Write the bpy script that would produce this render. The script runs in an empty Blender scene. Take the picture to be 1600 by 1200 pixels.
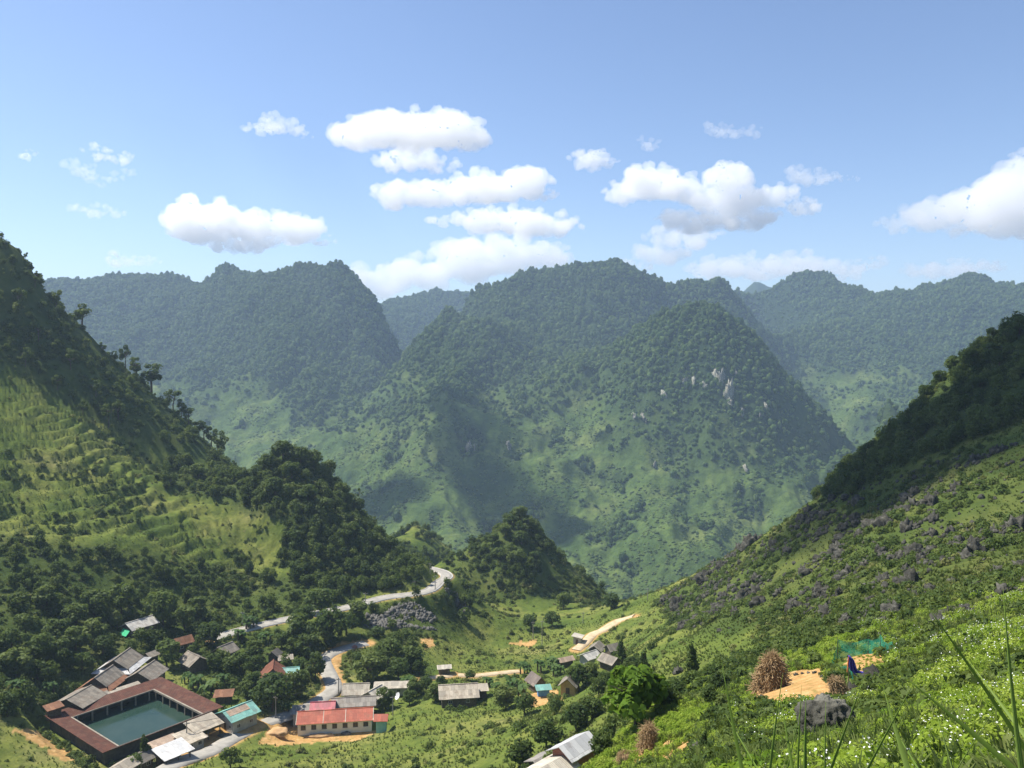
import bpy, bmesh, math, random
import numpy as np
from mathutils import Vector, Matrix, Euler
from mathutils.bvhtree import BVHTree
C = bpy.context.scene
R = math.radians
random.seed(7)
RNG = np.random.default_rng(11)

# ---------------------------------------------------------------- camera
LENS = 29.0
F = 1600 * LENS / 36.0                     # focal length in pixels of the 1600x1200 photograph
HORIZON = 540.0
PITCH = math.atan((600 - HORIZON) / F)
cam_d = bpy.data.cameras.new('camera')
cam_d.lens = LENS; cam_d.sensor_width = 36; cam_d.clip_start = 0.1; cam_d.clip_end = 60000
cam = bpy.data.objects.new('camera', cam_d)
cam.location = (0, 0, 0); cam.rotation_euler = (math.pi / 2 - PITCH, 0, 0)
C.collection.objects.link(cam); C.camera = cam

# ---------------------------------------------------------------- sun, sky, exposure
SUN_EL, SUN_LEFT = R(56), R(70)            # height, and how far left of straight ahead
SUN_DIR = Vector((-math.sin(SUN_LEFT) * math.cos(SUN_EL), math.cos(SUN_LEFT) * math.cos(SUN_EL), math.sin(SUN_EL)))
sl = bpy.data.lights.new('sun', 'SUN'); sl.energy = 5.0; sl.angle = R(0.5); sl.color = (1.0, 0.95, 0.86)
so = bpy.data.objects.new('sun', sl); so.rotation_euler = (-SUN_DIR).to_track_quat('-Z', 'Y').to_euler()
so.location = (0, 0, 900); C.collection.objects.link(so)
world = bpy.data.worlds.new('World'); C.world = world; world.use_nodes = True
wn = world.node_tree; wn.nodes.clear()
sky = wn.nodes.new('ShaderNodeTexSky'); sky.sky_type = 'NISHITA'; sky.sun_disc = False
sky.sun_elevation = SUN_EL; sky.sun_rotation = -SUN_LEFT; sky.altitude = 900
sky.air_density = 1.0; sky.dust_density = 0.9; sky.ozone_density = 2.8
bg = wn.nodes.new('ShaderNodeBackground'); bg.inputs['Strength'].default_value = 0.1
wo = wn.nodes.new('ShaderNodeOutputWorld')
wb = wn.nodes.new('ShaderNodeMix'); wb.data_type = 'RGBA'; wb.blend_type = 'MULTIPLY'; wb.inputs[0].default_value = 1.0; wb.inputs[7].default_value = (1.0, .985, 1.03, 1)   # white balance of the daylight
wn.links.new(sky.outputs[0], wb.inputs[6]); wn.links.new(wb.outputs[2], bg.inputs[0]); wn.links.new(bg.outputs[0], wo.inputs['Surface'])
C.view_settings.view_transform = 'Standard'; C.view_settings.look = 'None'
C.view_settings.exposure = 0.72; C.view_settings.gamma = 1.0
C.render.engine = 'CYCLES'
cy = C.cycles
cy.use_denoising = True; cy.denoiser = 'OPENIMAGEDENOISE'; cy.denoising_input_passes = 'RGB_ALBEDO_NORMAL'; cy.denoising_prefilter = 'ACCURATE'
cy.max_bounces = 24; cy.diffuse_bounces = 2; cy.glossy_bounces = 2; cy.transmission_bounces = 2
cy.volume_bounces = 24; cy.transparent_max_bounces = 8; cy.caustics_reflective = False; cy.caustics_refractive = False
cy.use_adaptive_sampling = False; cy.adaptive_threshold = 0.008
cy.volume_max_steps = 64

# ---------------------------------------------------------------- helpers
_cp, _sp = math.cos(PITCH), math.sin(PITCH)
def at(px, py, D):
    """the point at forward distance D (metres) on the sight line of a pixel of the photograph"""
    a, b = (px - 800) / F, (600 - py) / F
    dy = _cp + b * _sp; dz = -_sp + b * _cp
    return np.array((a * D / dy, D, dz * D / dy))
def pix(x, y, z):
    """inverse of at, for arrays"""
    f = y * _cp - z * _sp; u = y * _sp + z * _cp
    return 800 + F * x / f, 600 - F * u / f

_perm = np.random.default_rng(5).permutation(4096)
_g = np.random.default_rng(6).normal(size=(4096, 3)); _g /= np.linalg.norm(_g, axis=1)[:, None]
def noise3(x, y, z):
    xi, yi, zi = np.floor(x).astype(np.int64), np.floor(y).astype(np.int64), np.floor(z).astype(np.int64)
    xf, yf, zf = x - xi, y - yi, z - zi
    u, v, w = [t * t * t * (t * (t * 6 - 15) + 10) for t in (xf, yf, zf)]
    def gr(i, j, k):
        h = _perm[(_perm[(_perm[(xi + i) & 4095] + yi + j) & 4095] + zi + k) & 4095]
        q = _g[h]
        return q[..., 0] * (xf - i) + q[..., 1] * (yf - j) + q[..., 2] * (zf - k)
    def lp(a, b, t): return a + (b - a) * t
    return 1.6 * lp(lp(lp(gr(0,0,0), gr(1,0,0), u), lp(gr(0,1,0), gr(1,1,0), u), v),
                    lp(lp(gr(0,0,1), gr(1,0,1), u), lp(gr(0,1,1), gr(1,1,1), u), v), w)
def fbm(x, y, wl, octaves=4, gain=0.5, seed=0.0):
    s = np.zeros_like(x, dtype=float); a = 1.0; k = 1.0 / wl
    for i in range(octaves):
        s += a * noise3(x * k + 17.3 * i + seed, y * k - 9.1 * i, np.full_like(x, 3.7 * i + seed * 1.3)); a *= gain; k *= 2.03
    return s
def ss(e0, e1, x):
    t = np.clip((x - e0) / (e1 - e0), 0, 1); return t * t * (3 - 2 * t)

def new_mesh(name, v, f):
    """mesh from arrays: v (n,3), f (m,3) or (m,4)"""
    v = np.asarray(v, np.float32); f = np.asarray(f, np.int32)
    me = bpy.data.meshes.new(name); k = f.shape[1]
    me.vertices.add(len(v)); me.vertices.foreach_set('co', v.ravel())
    me.loops.add(f.size); me.loops.foreach_set('vertex_index', f.ravel())
    me.polygons.add(len(f)); me.polygons.foreach_set('loop_start', np.arange(0, f.size, k, dtype=np.int32))
    me.update(calc_edges=True); me.validate()
    return me
def link(name, me, mat=None, parent=None):
    o = bpy.data.objects.new(name, me); C.collection.objects.link(o)
    if mat is not None:
        for m in (mat if isinstance(mat, (list, tuple)) else [mat]): me.materials.append(m)
    if parent is not None: o.parent = parent
    return o
def tag(o, label=None, cat=None, group=None, kind=None):
    if label: o['label'] = label
    if cat: o['category'] = cat
    if group: o['group'] = group
    if kind: o['kind'] = kind
    return o
def smooth(me):
    me.polygons.foreach_set('use_smooth', np.ones(len(me.polygons), bool))

class RBF:
    """multiquadric surface z(x, y) through scattered ground points"""
    def __init__(s, pts, c):
        p = np.array(pts, float); s.c = c; s.m = p[:, :2].mean(0); s.sc = 1.0
        s.p = p[:, :2]; n = len(p)
        A = np.zeros((n + 3, n + 3)); d = np.hypot(p[:, None, 0] - p[None, :, 0], p[:, None, 1] - p[None, :, 1])
        A[:n, :n] = -np.sqrt(d * d + c * c) + np.eye(n) * 0.02
        P = np.c_[np.ones(n), p[:, :2] - s.m]; A[:n, n:] = P; A[n:, :n] = P.T
        s.w = np.linalg.solve(A, np.r_[p[:, 2], 0, 0, 0])
    def __call__(s, x, y):
        x = np.asarray(x, float); sh = x.shape; x = x.ravel(); y = np.asarray(y, float).ravel(); n = len(s.p)
        out = s.w[n] + s.w[n + 1] * (x - s.m[0]) + s.w[n + 2] * (y - s.m[1])
        for i in range(n):
            out -= s.w[i] * np.sqrt((x - s.p[i, 0]) ** 2 + (y - s.p[i, 1]) ** 2 + s.c ** 2)
        return out.reshape(sh)

# ---------------------------------------------------------------- node helpers
class NT:
    def __init__(s, name):
        s.m = bpy.data.materials.new(name); s.m.use_nodes = True; s.t = s.m.node_tree
        s.b = s.t.nodes['Principled BSDF']; s.out = s.t.nodes['Material Output']
    def n(s, typ, **kw):
        o = s.t.nodes.new(typ)
        for k, v in kw.items():
            if hasattr(o, k): setattr(o, k, v)
            else: o.inputs[k].default_value = v
        return o
    def l(s, a, b): s.t.links.new(a, b)
    def pos(s):
        if not hasattr(s, '_p'): s._p = s.n('ShaderNodeNewGeometry').outputs['Position']
        return s._p
    def obj(s):
        if not hasattr(s, '_o'): s._o = s.n('ShaderNodeTexCoord').outputs['Object']
        return s._o
    def noise(s, scale, detail=4, rough=0.55, vec=None, dist=0.0):
        o = s.n('ShaderNodeTexNoise'); o.inputs['Scale'].default_value = scale; o.inputs['Detail'].default_value = detail
        o.inputs['Roughness'].default_value = rough; o.inputs['Distortion'].default_value = dist
        s.l(vec if vec is not None else s.pos(), o.inputs['Vector']); return o.outputs['Fac']
    def ramp(s, fac, stops):
        o = s.n('ShaderNodeValToRGB'); e = o.color_ramp.elements
        while len(e) < len(stops): e.new(0.5)
        for i, (p, c) in enumerate(stops):
            e[i].position = p; e[i].color = tuple(c) + (1,) if len(c) == 3 else c
        s.l(fac, o.inputs[0]); return o.outputs[0]
    def mix(s, fac, a, b, mode='MIX'):
        o = s.n('ShaderNodeMix', data_type='RGBA', blend_type=mode)
        for v, i in ((fac, 0), (a, 6), (b, 7)):
            if hasattr(v, 'is_output'): s.l(v, o.inputs[i])
            else: o.inputs[i].default_value = v if i == 0 else (tuple(v) + (1,) if len(v) == 3 else v)
        return o.outputs[2]
    def math(s, op, a, b=0.0, clamp=False):
        o = s.n('ShaderNodeMath', operation=op, use_clamp=clamp)
        for v, i in ((a, 0), (b, 1)):
            if hasattr(v, 'is_output'): s.l(v, o.inputs[i])
            else: o.inputs[i].default_value = v
        return o.outputs[0]
    def attr(s, name):
        o = s.n('ShaderNodeAttribute', attribute_name=name); return o
    def bump(s, h, strength=0.5, dist=0.1):
        o = s.n('ShaderNodeBump'); o.inputs['Strength'].default_value = strength; o.inputs['Distance'].default_value = dist
        s.l(h, o.inputs['Height']); s.l(o.outputs[0], s.b.inputs['Normal'])
    def col(s, c):
        if hasattr(c, 'is_output'): s.l(c, s.b.inputs['Base Color'])
        else: s.b.inputs['Base Color'].default_value = tuple(c) + (1,)
    def rough(s, r, spec=0.2):
        s.b.inputs['Roughness'].default_value = r; s.b.inputs['Specular IOR Level'].default_value = spec
# ---------------------------------------------------------------- the near terrain: valley, left slope, karst hill, right slope
NEAR = [
 # hillside the camera stands on, falling to the left
 (1600,1200,9),(1400,1200,12),(1200,1200,20),(1050,1200,45),(960,1200,80),(900,1190,112),(1600,1100,22),(1450,1100,32),(1290,1155,30),
 (1250,1075,58),(1180,1092,60),(1310,1088,54),(1350,1035,72),(1150,1130,52),(1100,1100,75),(1000,1130,78),(1100,1200,33),(1450,1000,75),
 (1600,1000,50),(1600,900,95),(1600,800,150),(1600,700,190),(1600,600,230),(1400,900,125),(1400,800,180),(1400,725,235),
 (1200,930,215),(1300,870,210),(1100,950,240),(1200,1000,130),(1300,960,125),(1100,1020,150),(1050,1000,200),(1000,1000,255),(1000,1060,150),(1000,1100,100),
 (900,1260,60),(800,1290,60),(700,1290,80),(500,1290,80),(300,1280,100),(100,1280,100),(-300,1280,100),(900,1290,30),(700,1320,30),(400,1330,30),(0,1330,30),(1000,1260,25),
 (1000,1290,14),(700,1350,14),(300,1350,14),(1200,1240,12),(1300,1260,7),(1000,1320,7),(600,1400,7),(1500,1245,6),(1800,1240,6),
 # right crest
 (1600,512,268),(1560,535,272),(1500,572,278),(1450,628,283),(1400,678,290),(1340,726,298),(1290,782,305),(1230,832,315),(1170,858,325),(1100,896,340),(1040,926,360),(1000,944,380),(960,953,410),
 (1750,440,255),(1750,700,170),(1800,900,80),(1750,1100,18),(2000,420,240),(2000,800,110),(2000,1100,15),(2400,420,200),(2400,800,90),(2400,1100,13),
 # valley floor
 (950,1000,290),(930,1030,270),(900,1060,230),(900,1100,175),(900,1150,130),(850,1060,255),(800,1100,205),(800,1150,155),(800,1200,135),(700,1200,150),
 (700,1100,215),(600,1150,198),(600,1200,170),(450,1200,176),(350,1180,183),(250,1200,178),(525,1150,206),(525,1110,222),(725,1075,242),(640,1090,230),
 (620,1030,262),(800,1030,280),(700,1040,268),(850,970,345),(750,1000,308),(900,950,385),(800,945,378),(700,960,325),(640,985,290),(560,1010,268),(500,1030,256),
 (330,1060,232),(400,1100,215),(300,1020,250),(200,1050,232),(150,1100,215),(100,1180,185),(0,1200,172),(0,1100,195),(50,1060,215),(100,1000,240),(0,1000,222),
 # the road shelf
 (350,992,266),(440,972,280),(540,948,296),(620,930,312),(690,906,330),(672,895,352),
 (700,902,345),(718,918,345),(738,936,345),(716,950,326),(690,935,322),
 # left slope
 (0,900,255),(100,900,268),(200,950,265),(215,980,258),(300,940,285),(400,930,300),(0,800,290),(100,800,300),(200,850,295),(300,870,310),(400,880,322),
 (200,750,335),(300,800,335),(0,700,315),(0,600,345),(100,680,340),(200,700,372),(300,745,372),(100,600,372),(0,500,372),(200,625,395),(300,700,400),
 (-150,290,380),(0,374,402),(30,392,405),(70,458,412),(100,490,417),(150,535,422),(200,580,428),(250,622,434),(300,668,440),(340,708,446),(378,742,452),
 (-150,400,360),(-150,700,290),(-150,900,240),(-150,1100,180),(-500,300,330),(-500,700,250),(-500,1000,180),(-900,400,260),(-900,900,180),
 # karst hill above the road
 (440,712,368),(470,718,370),(500,736,372),(550,785,372),(590,832,368),(640,872,356),(400,745,372),(330,742,385),(270,745,380),(440,805,335),(520,835,335),
 (600,893,330),(450,900,312),(440,755,352),(540,905,317),(380,800,340),
 # cone hill with its dark crown, and the dark knoll behind it
 (810,806,430),(780,826,428),(740,850,424),(700,872,412),(690,885,400),(850,846,432),(880,876,435),(920,908,435),(955,938,428),(810,885,395),(760,925,385),(860,925,398),
 (650,820,560),(622,842,560),(688,845,560),(705,860,555),(640,860,520),
]
def crest_back(lst, fwd, drop):
    return [tuple(at(px, py, D) * np.array((1 + fwd / D, 1 + fwd / D, 1)) + np.array((0, 0, -drop))) for px, py, D in lst]
npts = [tuple(at(*p)) for p in NEAR]
_crest_r = [p for p in NEAR if p[2] in (268,272,278,283,290,298,305,315,325,340,360,380,410)]
_crest_l = [(-150,290,380),(0,374,402),(70,458,412),(150,535,422),(250,622,434),(340,708,446),(378,742,452)]
npts += crest_back([p for p in _crest_r if p[0] > 1000], 45, 34) + crest_back([p for p in _crest_r if p[0] > 1000], 160, 150)
npts += crest_back(_crest_l, 60, 42) + crest_back(_crest_l, 150, 120)
npts += crest_back([(440,712,368),(500,736,372),(550,785,372),(590,832,368)], 28, 22) + crest_back([(440,712,368),(500,736,372)], 60, 50)
npts += crest_back([(590,832,368)], 60, 34) + [tuple(at(676,893,372)), tuple(at(690,888,420)), tuple(at(655,880,385)-np.array((0,0,3)))]
npts += crest_back([(810,806,430),(850,846,432),(760,838,426)], 30, 25) + crest_back([(810,806,430),(880,876,435),(720,860,420)], 75, 60)
npts += crest_back([(650,820,560),(688,845,560)], 40, 25)
for px in range(-700, 2401, 200):
    a = (px - 800) / F
    if 100 < px < 1500: npts.append((a * 640, 640, -225.0))
    npts.append((a * 740, 740, -290.0))
npts += [(0, 0, -1.75), (-3, 0, -3.0), (3, 0, -0.6), (0, -8, -1.0), (-20, -8, -11), (-20, 10, -15), (20, -5, 4), (-60, -10, -32), (60, -10, 14)]
BASE = RBF(npts, 6.0)

def inpoly(poly, x, y):
    c = np.zeros(x.shape, bool); n = len(poly)
    for i in range(n):
        x0, y0 = poly[i]; x1, y1 = poly[(i + 1) % n]
        if y0 == y1: continue
        c ^= ((y0 > y) != (y1 > y)) & (x < (x1 - x0) * (y - y0) / (y1 - y0) + x0)
    return c
def h_raw(x, y):
    """ground height before roads and building plots are levelled"""
    x = np.asarray(x, float); y = np.asarray(y, float); z = BASE(x, y); D = np.hypot(x, y)
    big = ss(60, 260, D)
    z = z + fbm(x, y, 46, 4, 0.5, 2.0) * (1.5 * big) + fbm(x, y, 9, 3, 0.5, 5.0) * (0.22 + 0.35 * big) * ss(3, 25, D)
    return z
def ground_hit(px, py, h=h_raw, D0=4.0, D1=640.0):
    """first ground point on the sight line of a pixel"""
    D = np.geomspace(D0, D1, 900); p = at(px, py, 1.0)
    d = h(p[0] * D, D) - p[2] * D
    k = int(np.argmax(d > 0))
    if k == 0: return None
    a, b = D[k - 1], D[k]
    for _ in range(18):
        m = 0.5 * (a + b)
        if float(h(np.array([p[0] * m]), np.array([m]))[0]) > p[2] * m: b = m
        else: a = m
    return np.array((p[0] * b, b, p[2] * b))

# levelled plots: (centre, half sizes, turn, height, blend)
PLOTS = []
ROADS = []          # (polyline n x 3, half width, blend)
def spline(pts, step=2.0):
    p = np.array(pts, float); q = [p[0]]
    for i in range(len(p) - 1):
        a = p[max(i - 1, 0)]; b = p[i]; c = p[i + 1]; d = p[min(i + 2, len(p) - 1)]
        n = max(2, int(np.linalg.norm(c - b) / step))
        for k in range(1, n + 1):
            t = k / n; q.append(0.5 * (2 * b + (c - a) * t + (2 * a - 5 * b + 4 * c - d) * t * t + (3 * b - a - 3 * c + d) * t ** 3))
    return np.array(q)
def seg_near(poly, x, y):
    """distance to a polyline and its height at the nearest place"""
    best = np.full(x.shape, 1e9); zz = np.zeros(x.shape)
    for a, b in zip(poly[:-1], poly[1:]):
        d = b - a; L = d[0] ** 2 + d[1] ** 2 + 1e-9
        t = np.clip(((x - a[0]) * d[0] + (y - a[1]) * d[1]) / L, 0, 1)
        q = np.hypot(x - a[0] - t * d[0], y - a[1] - t * d[1]); m = q < best
        best[m] = q[m]; zz[m] = (a[2] + t * d[2])[m]
    return best, zz
TSTEP = 3.2
def h_full(x, y):
    x = np.asarray(x, float); y = np.asarray(y, float); sh = x.shape; x = x.ravel(); y = y.ravel(); z = h_raw(x, y)
    # field terraces on the left slope
    m = terrace_mask(x, y)
    if m.max() > 0:
        st = TSTEP; w = z + fbm(x, y, 34, 4, 0.55, 8.0) * 3.0
        f = w / st - np.floor(w / st); z = z + m * st * ((np.clip((f - 0.72) / 0.28, 0, 1)) - f) * 0.95
    for poly, hw, bl in ROADS:
        lo, hi = poly.min(0) - hw - bl - 2, poly.max(0) + hw + bl + 2
        s = np.where((x > lo[0]) & (x < hi[0]) & (y > lo[1]) & (y < hi[1]))[0]
        if len(s):
            d, rz = seg_near(poly, x[s], y[s]); k = 1 - ss(hw + 0.6, hw + bl, d)
            z[s] = z[s] + (rz - 0.22 - z[s]) * k
    for (cx, cyy), (hx, hy), a, pz, bl in PLOTS:
        r = math.hypot(hx, hy) + bl + 2
        s = np.where((abs(x - cx) < r) & (abs(y - cyy) < r))[0]
        if len(s):
            u = (x[s] - cx) * math.cos(a) + (y[s] - cyy) * math.sin(a); v = -(x[s] - cx) * math.sin(a) + (y[s] - cyy) * math.cos(a)
            d = np.hypot(np.maximum(abs(u) - hx, 0), np.maximum(abs(v) - hy, 0)); k = 1 - ss(0.5, bl, d)
            z[s] = z[s] + (pz - z[s]) * k
    return z.reshape(sh)
def region(pxs):
    """a tract of ground named by where its corners lie"""
    return [tuple(at(px, py, D)[:2]) for px, py, D in pxs]
TERR = region([(-100,560,340),(60,560,365),(200,670,385),(300,740,380),(420,770,350),(440,850,325),(330,880,312),(120,860,288),(-100,800,280)])
def terrace_mask(x, y):
    c = inpoly(TERR, x + 8 * noise3(x / 30, y / 30, x * 0), y + 8 * noise3(x / 30, y / 30 + 9, x * 0))
    return c.astype(float)

# ---------------------------------------------------------------- the far mountains
FAR = [
 # left mountain
 (75,459,2700),(120,456,2700),(180,444,2700),(235,433,2650),(262,443,2620),(290,433,2600),(316,455,2560),(338,428,2450),(350,422,2450),(370,423,2450),(390,447,2500),(405,436,2500),(425,426,2350),(450,415,2300),(480,411,2300),(510,417,2300),
 (545,425,2300),(572,460,2300),(595,492,2260),(620,545,2200),(640,575,2200),(-100,440,2700),(-300,430,2600),
 (250,500,2300),(350,480,2200),(450,480,2100),(520,500,2050),(590,560,2050),(300,560,2100),(400,560,1950),(500,580,1900),(580,610,1880),(400,640,1750),(500,650,1720),(430,700,1550),(350,700,1600),
 (200,600,1900),(100,520,2200),(450,760,1400),(540,770,1320),(250,700,1650),(0,560,2100),
 # main mountain
 (735,459,2250),(770,444,2250),(800,432,2250),(850,417,2250),(900,410,2250),(940,408,2250),(975,407,2250),(1000,420,2250),(1020,438,2250),(1060,441,2350),(1100,441,2350),(1128,438,2350),(1150,459,2350),(1180,494,2350),
 (690,495,1950),(650,540,1880),(615,590,1800),(570,640,1680),(520,690,1560),
 (1000,512,1610),(1050,490,1570),(1085,482,1550),(1120,478,1520),(1160,500,1510),(1200,545,1490),(1250,605,1460),(1300,660,1430),(1335,706,1400),(1345,745,1370),(1350,800,1330),
 (1000,560,1530),(960,610,1500),(770,522,1800),(820,560,1800),(870,545,1900),(900,480,2080),(980,470,2150),(1040,475,2200),(800,490,2050),(850,480,2100),(850,620,1570),(900,665,1480),(960,675,1410),(1050,600,1450),(1120,560,1440),(1200,650,1370),(1290,720,1340),
 (700,600,1520),(690,680,1380),(760,640,1560),(600,700,1450),(560,740,1380),
 (650,760,1250),(750,760,1300),(850,740,1330),(950,760,1310),(1050,760,1270),(1150,760,1260),(1250,780,1250),(1330,790,1270),
 (650,850,1100),(800,850,1140),(900,850,1130),(1000,850,1130),(1100,850,1110),(1250,870,1120),(500,850,1150),(300,850,1250),
 (700,950,950),(900,950,960),(1000,950,960),(1100,950,960),(1300,950,980),(500,950,980),(100,900,1100),
 # right mountain and the knob in front of it
 (1150,462,2950),(1200,460,2900),(1230,445,2850),(1268,439,2800),(1290,431,2800),(1320,450,2800),(1350,463,2800),(1380,466,2750),(1410,470,2750),(1440,450,2700),(1480,441,2650),(1520,431,2650),(1545,445,2650),(1565,450,2600),(1580,442,2600),(1600,445,2600),
 (1700,435,2500),(1900,445,2500),(2100,440,2400),(1200,530,2550),(1300,520,2400),(1400,530,2300),(1500,520,2300),(1600,520,2200),(1250,590,2250),(1350,610,2050),(1450,610,2000),(1550,610,1900),(1290,650,2050),(1340,650,1850),(1420,690,1750),(1500,690,1700),(1310,720,1850),
 (1376,655,1330),(1330,705,1320),(1424,698,1320),(1378,735,1230),(1700,700,1600),(1900,700,1500),(1500,760,1300),(1700,900,1100),
 (-300,700,1700),(-300,950,1100),
]
fpts = [tuple(at(*p)) for p in FAR]
_cl = [(75,459,2700),(180,444,2700),(262,443,2620),(360,419,2450),(480,411,2300),(545,425,2300),(598,485,2300)]
_cm = [(735,459,2250),(800,432,2250),(850,417,2250),(900,410,2250),(975,407,2250),(1020,438,2250),(1060,441,2350),(1128,438,2350),(1180,494,2350),(690,495,1950),(650,540,1880)]
_cs = [(1120,478,1520),(1160,500,1510),(1200,545,1490),(1250,605,1460),(1300,660,1430),(1335,706,1400)]
_cr = [(1200,460,2900),(1290,431,2800),(1350,458,2800),(1410,463,2750),(1480,441,2650),(1520,431,2650),(1600,445,2600),(1900,445,2500)]
fpts += crest_back([(1000,512,1610),(1050,490,1570),(1090,481,1550)], 200, 60)
fpts += crest_back(_cl, 180, 130) + crest_back(_cl, 500, 350) + crest_back(_cm, 160, 120) + crest_back(_cm, 420, 330) + crest_back(_cs, 110, 90) + crest_back(_cs, 260, 170)
fpts += crest_back(_cr, 180, 120) + crest_back(_cr, 500, 350) + crest_back([(1376,655,1330)], 80, 60)
FAR2 = [(540,500,3400),(590,484,3400),(620,470,3400),(645,462,3400),(665,460,3400),(690,466,3400),(720,465,3400),(760,460,3400),(820,470,3400),(600,560,3000),(700,560,3000),
        (1140,463,4400),(1155,461,4400),(1170,451,4400),(1185,449,4400),(1200,452,4400),(1215,462,4400),(1240,480,4400),(1120,470,4400)]
fpts += [tuple(at(*p)) for p in FAR2] + crest_back(FAR2[:9], 300, 250) + crest_back(FAR2[11:], 300, 250)
for px in range(-600, 2300, 300):
    a = (px - 800) / F; fpts += [(a * 5300, 5300, -150.0), (a * 780, 780, -340.0), (a * 3700, 3700, -60.0)]
fpts = [p for i, p in enumerate(fpts) if all(math.hypot(p[0] - q[0], p[1] - q[1]) > 14 for q in fpts[:i])]
FBASE = RBF(fpts, 22.0)
def h_far(x, y):
    x = np.asarray(x, float); y = np.asarray(y, float); z = FBASE(x, y)
    r = np.abs(fbm(x + 60 * noise3(x / 300, y / 300, x * 0), y * .7, 230, 5, 0.55, 3.0))
    return z + (r - 0.35) * 40 + fbm(x, y, 60, 3, 0.5, 6.0) * 6.5

def polar_sheet(name, h, a0, a1, na, D0, D1, nd, mat):
    """one ground sheet, finer towards the camera"""
    a = np.linspace(R(a0), R(a1), na); D = np.geomspace(D0, D1, nd)
    A, DD = np.meshgrid(a, D); x = np.tan(A) * DD if a1 < 60 else np.sin(A) * DD; y = DD * np.ones_like(A)
    z = h(x, y); v = np.stack([x, y, z], -1).reshape(-1, 3)
    i = np.arange(nd - 1)[:, None] * na + np.arange(na - 1)[None]
    f = np.stack([i, i + 1, i + na + 1, i + na], -1).reshape(-1, 4)
    me = new_mesh(name, v, f); smooth(me); o = link(name, me, mat); tag(o, kind='structure')
    return o, v.reshape(nd, na, 3)
# ---------------------------------------------------------------- haze: one closed box of even, pale air
hz = NT('valley_haze'); hz.t.nodes.remove(hz.b)
hv = hz.n('ShaderNodeVolumePrincipled'); hv.inputs['Color'].default_value = (0.57, 0.75, 1.0, 1); hv.inputs['Density'].default_value = 0.000125
hv.inputs['Anisotropy'].default_value = 0.15
hz.l(hv.outputs[0], hz.out.inputs['Volume'])
bm = bmesh.new(); bmesh.ops.create_cube(bm, size=1, matrix=Matrix.Translation((0, 2675, -25)) @ Matrix.Diagonal((11000, 5750, 830, 1)))
me = bpy.data.meshes.new('haze'); bm.to_mesh(me); bm.free()
tag(link('haze', me, hz.m), kind='stuff')

# ---------------------------------------------------------------- foliage, bark, grass and rock materials
def foliage(name, dark, mid, light, trans=0.25, nscale=0.03, rnd=0.5):
    t = NT(name)
    oi = t.n('ShaderNodeObjectInfo')
    f = t.math('ADD', t.math('MULTIPLY', oi.outputs['Random'], rnd), t.math('MULTIPLY', t.noise(nscale, 3), 1.0 - rnd))
    c = t.ramp(f, [(0.15, dark), (0.5, mid), (0.85, light)])
    t.col(c); t.rough(0.6, 0.12)
    tr = t.n('ShaderNodeBsdfTranslucent'); t.l(t.mix(0.5, c, (0.16, 0.2, 0.02), 'ADD'), tr.inputs['Color'])
    ms = t.n('ShaderNodeMixShader'); ms.inputs[0].default_value = trans
    t.l(t.b.outputs[0], ms.inputs[1]); t.l(tr.outputs[0], ms.inputs[2]); t.l(ms.outputs[0], t.out.inputs['Surface'])
    return t.m
M = {}
M['forest'] = foliage('far_forest_leaves', (.026,.056,.014), (.062,.112,.026), (.11,.17,.04), 0.25, 0.004)
M['forest_light'] = foliage('far_forest_light_leaves', (.04,.075,.018), (.085,.135,.032), (.14,.19,.05), 0.25, 0.006)
M['tree_light'] = foliage('light_tree_leaves', (.05,.08,.02), (.09,.125,.03), (.15,.185,.05), 0.3, 0.02)
M['tree'] = foliage('tree_leaves', (.03,.054,.014), (.062,.098,.022), (.12,.16,.038), 0.3, 0.02)
M['bush'] = foliage('bush_leaves', (.038,.066,.016), (.075,.112,.026), (.14,.178,.042), 0.28, 0.02)
M['scrub'] = foliage('scrub_leaves', (.07,.095,.024), (.14,.16,.042), (.23,.225,.085), 0.3, 0.015)
M['bright'] = foliage('broad_bright_leaves', (.08,.15,.015), (.15,.25,.025), (.24,.34,.05), 0.38, 0.3)
M['herb'] = foliage('herb_leaves', (.11,.19,.018), (.23,.32,.035), (.36,.43,.075), 0.42, 0.12)
M['banana'] = foliage('banana_leaves', (.04,.075,.018), (.06,.11,.025), (.1,.15,.04), 0.25, 0.3)
M['grass'] = foliage('grass_blades', (.06,.095,.02), (.11,.15,.035), (.2,.22,.07), 0.3, 0.03)
M['reed'] = foliage('reed_blades', (.1,.17,.025), (.15,.23,.04), (.22,.3,.07), 0.3, 0.9)
def plain(name, c0, c1, scale=3.0, rough=0.85, bump=0.3, spec=0.1, rnd=0.0, detail=5):
    t = NT(name); n = t.noise(scale, detail, 0.6, t.obj())
    c = t.ramp(n, [(0.3, c0), (0.7, c1)]); t.col(c); t.rough(rough, spec)
    if bump: t.bump(n, bump, 0.1)
    return t.m
M['bark'] = plain('bark', (.06,.045,.03), (.16,.13,.1), 4.0)
M['petal'] = plain('white_petals', (.75,.75,.7), (.82,.82,.78), 5, 0.6, 0)
M['straw'] = plain('dry_straw', (.22,.14,.07), (.5,.36,.2), 2.5, 0.8, 0)
def rockmat(nm='limestone', k=1.0):
    t = NT(nm); n = t.noise(0.9, 8, 0.65); n2 = t.noise(5.0, 5, 0.6)
    c = t.ramp(n, [(0.3, (.022*k,.021*k,.016*k)), (0.52, (.062*k,.06*k,.046*k)), (0.7, (.18*k,.172*k,.14*k))])
    c = t.mix(t.math('MULTIPLY', n2, 0.5), c, (.05,.05,.05)); t.col(c); t.rough(0.9, 0.1); t.bump(n2, 0.8, 0.15)
    return t.m
M['rock'] = rockmat(); M['boulder'] = rockmat('boulder_limestone', 1.9); M['cliff'] = rockmat('pale_cliff', 4.5)
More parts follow.
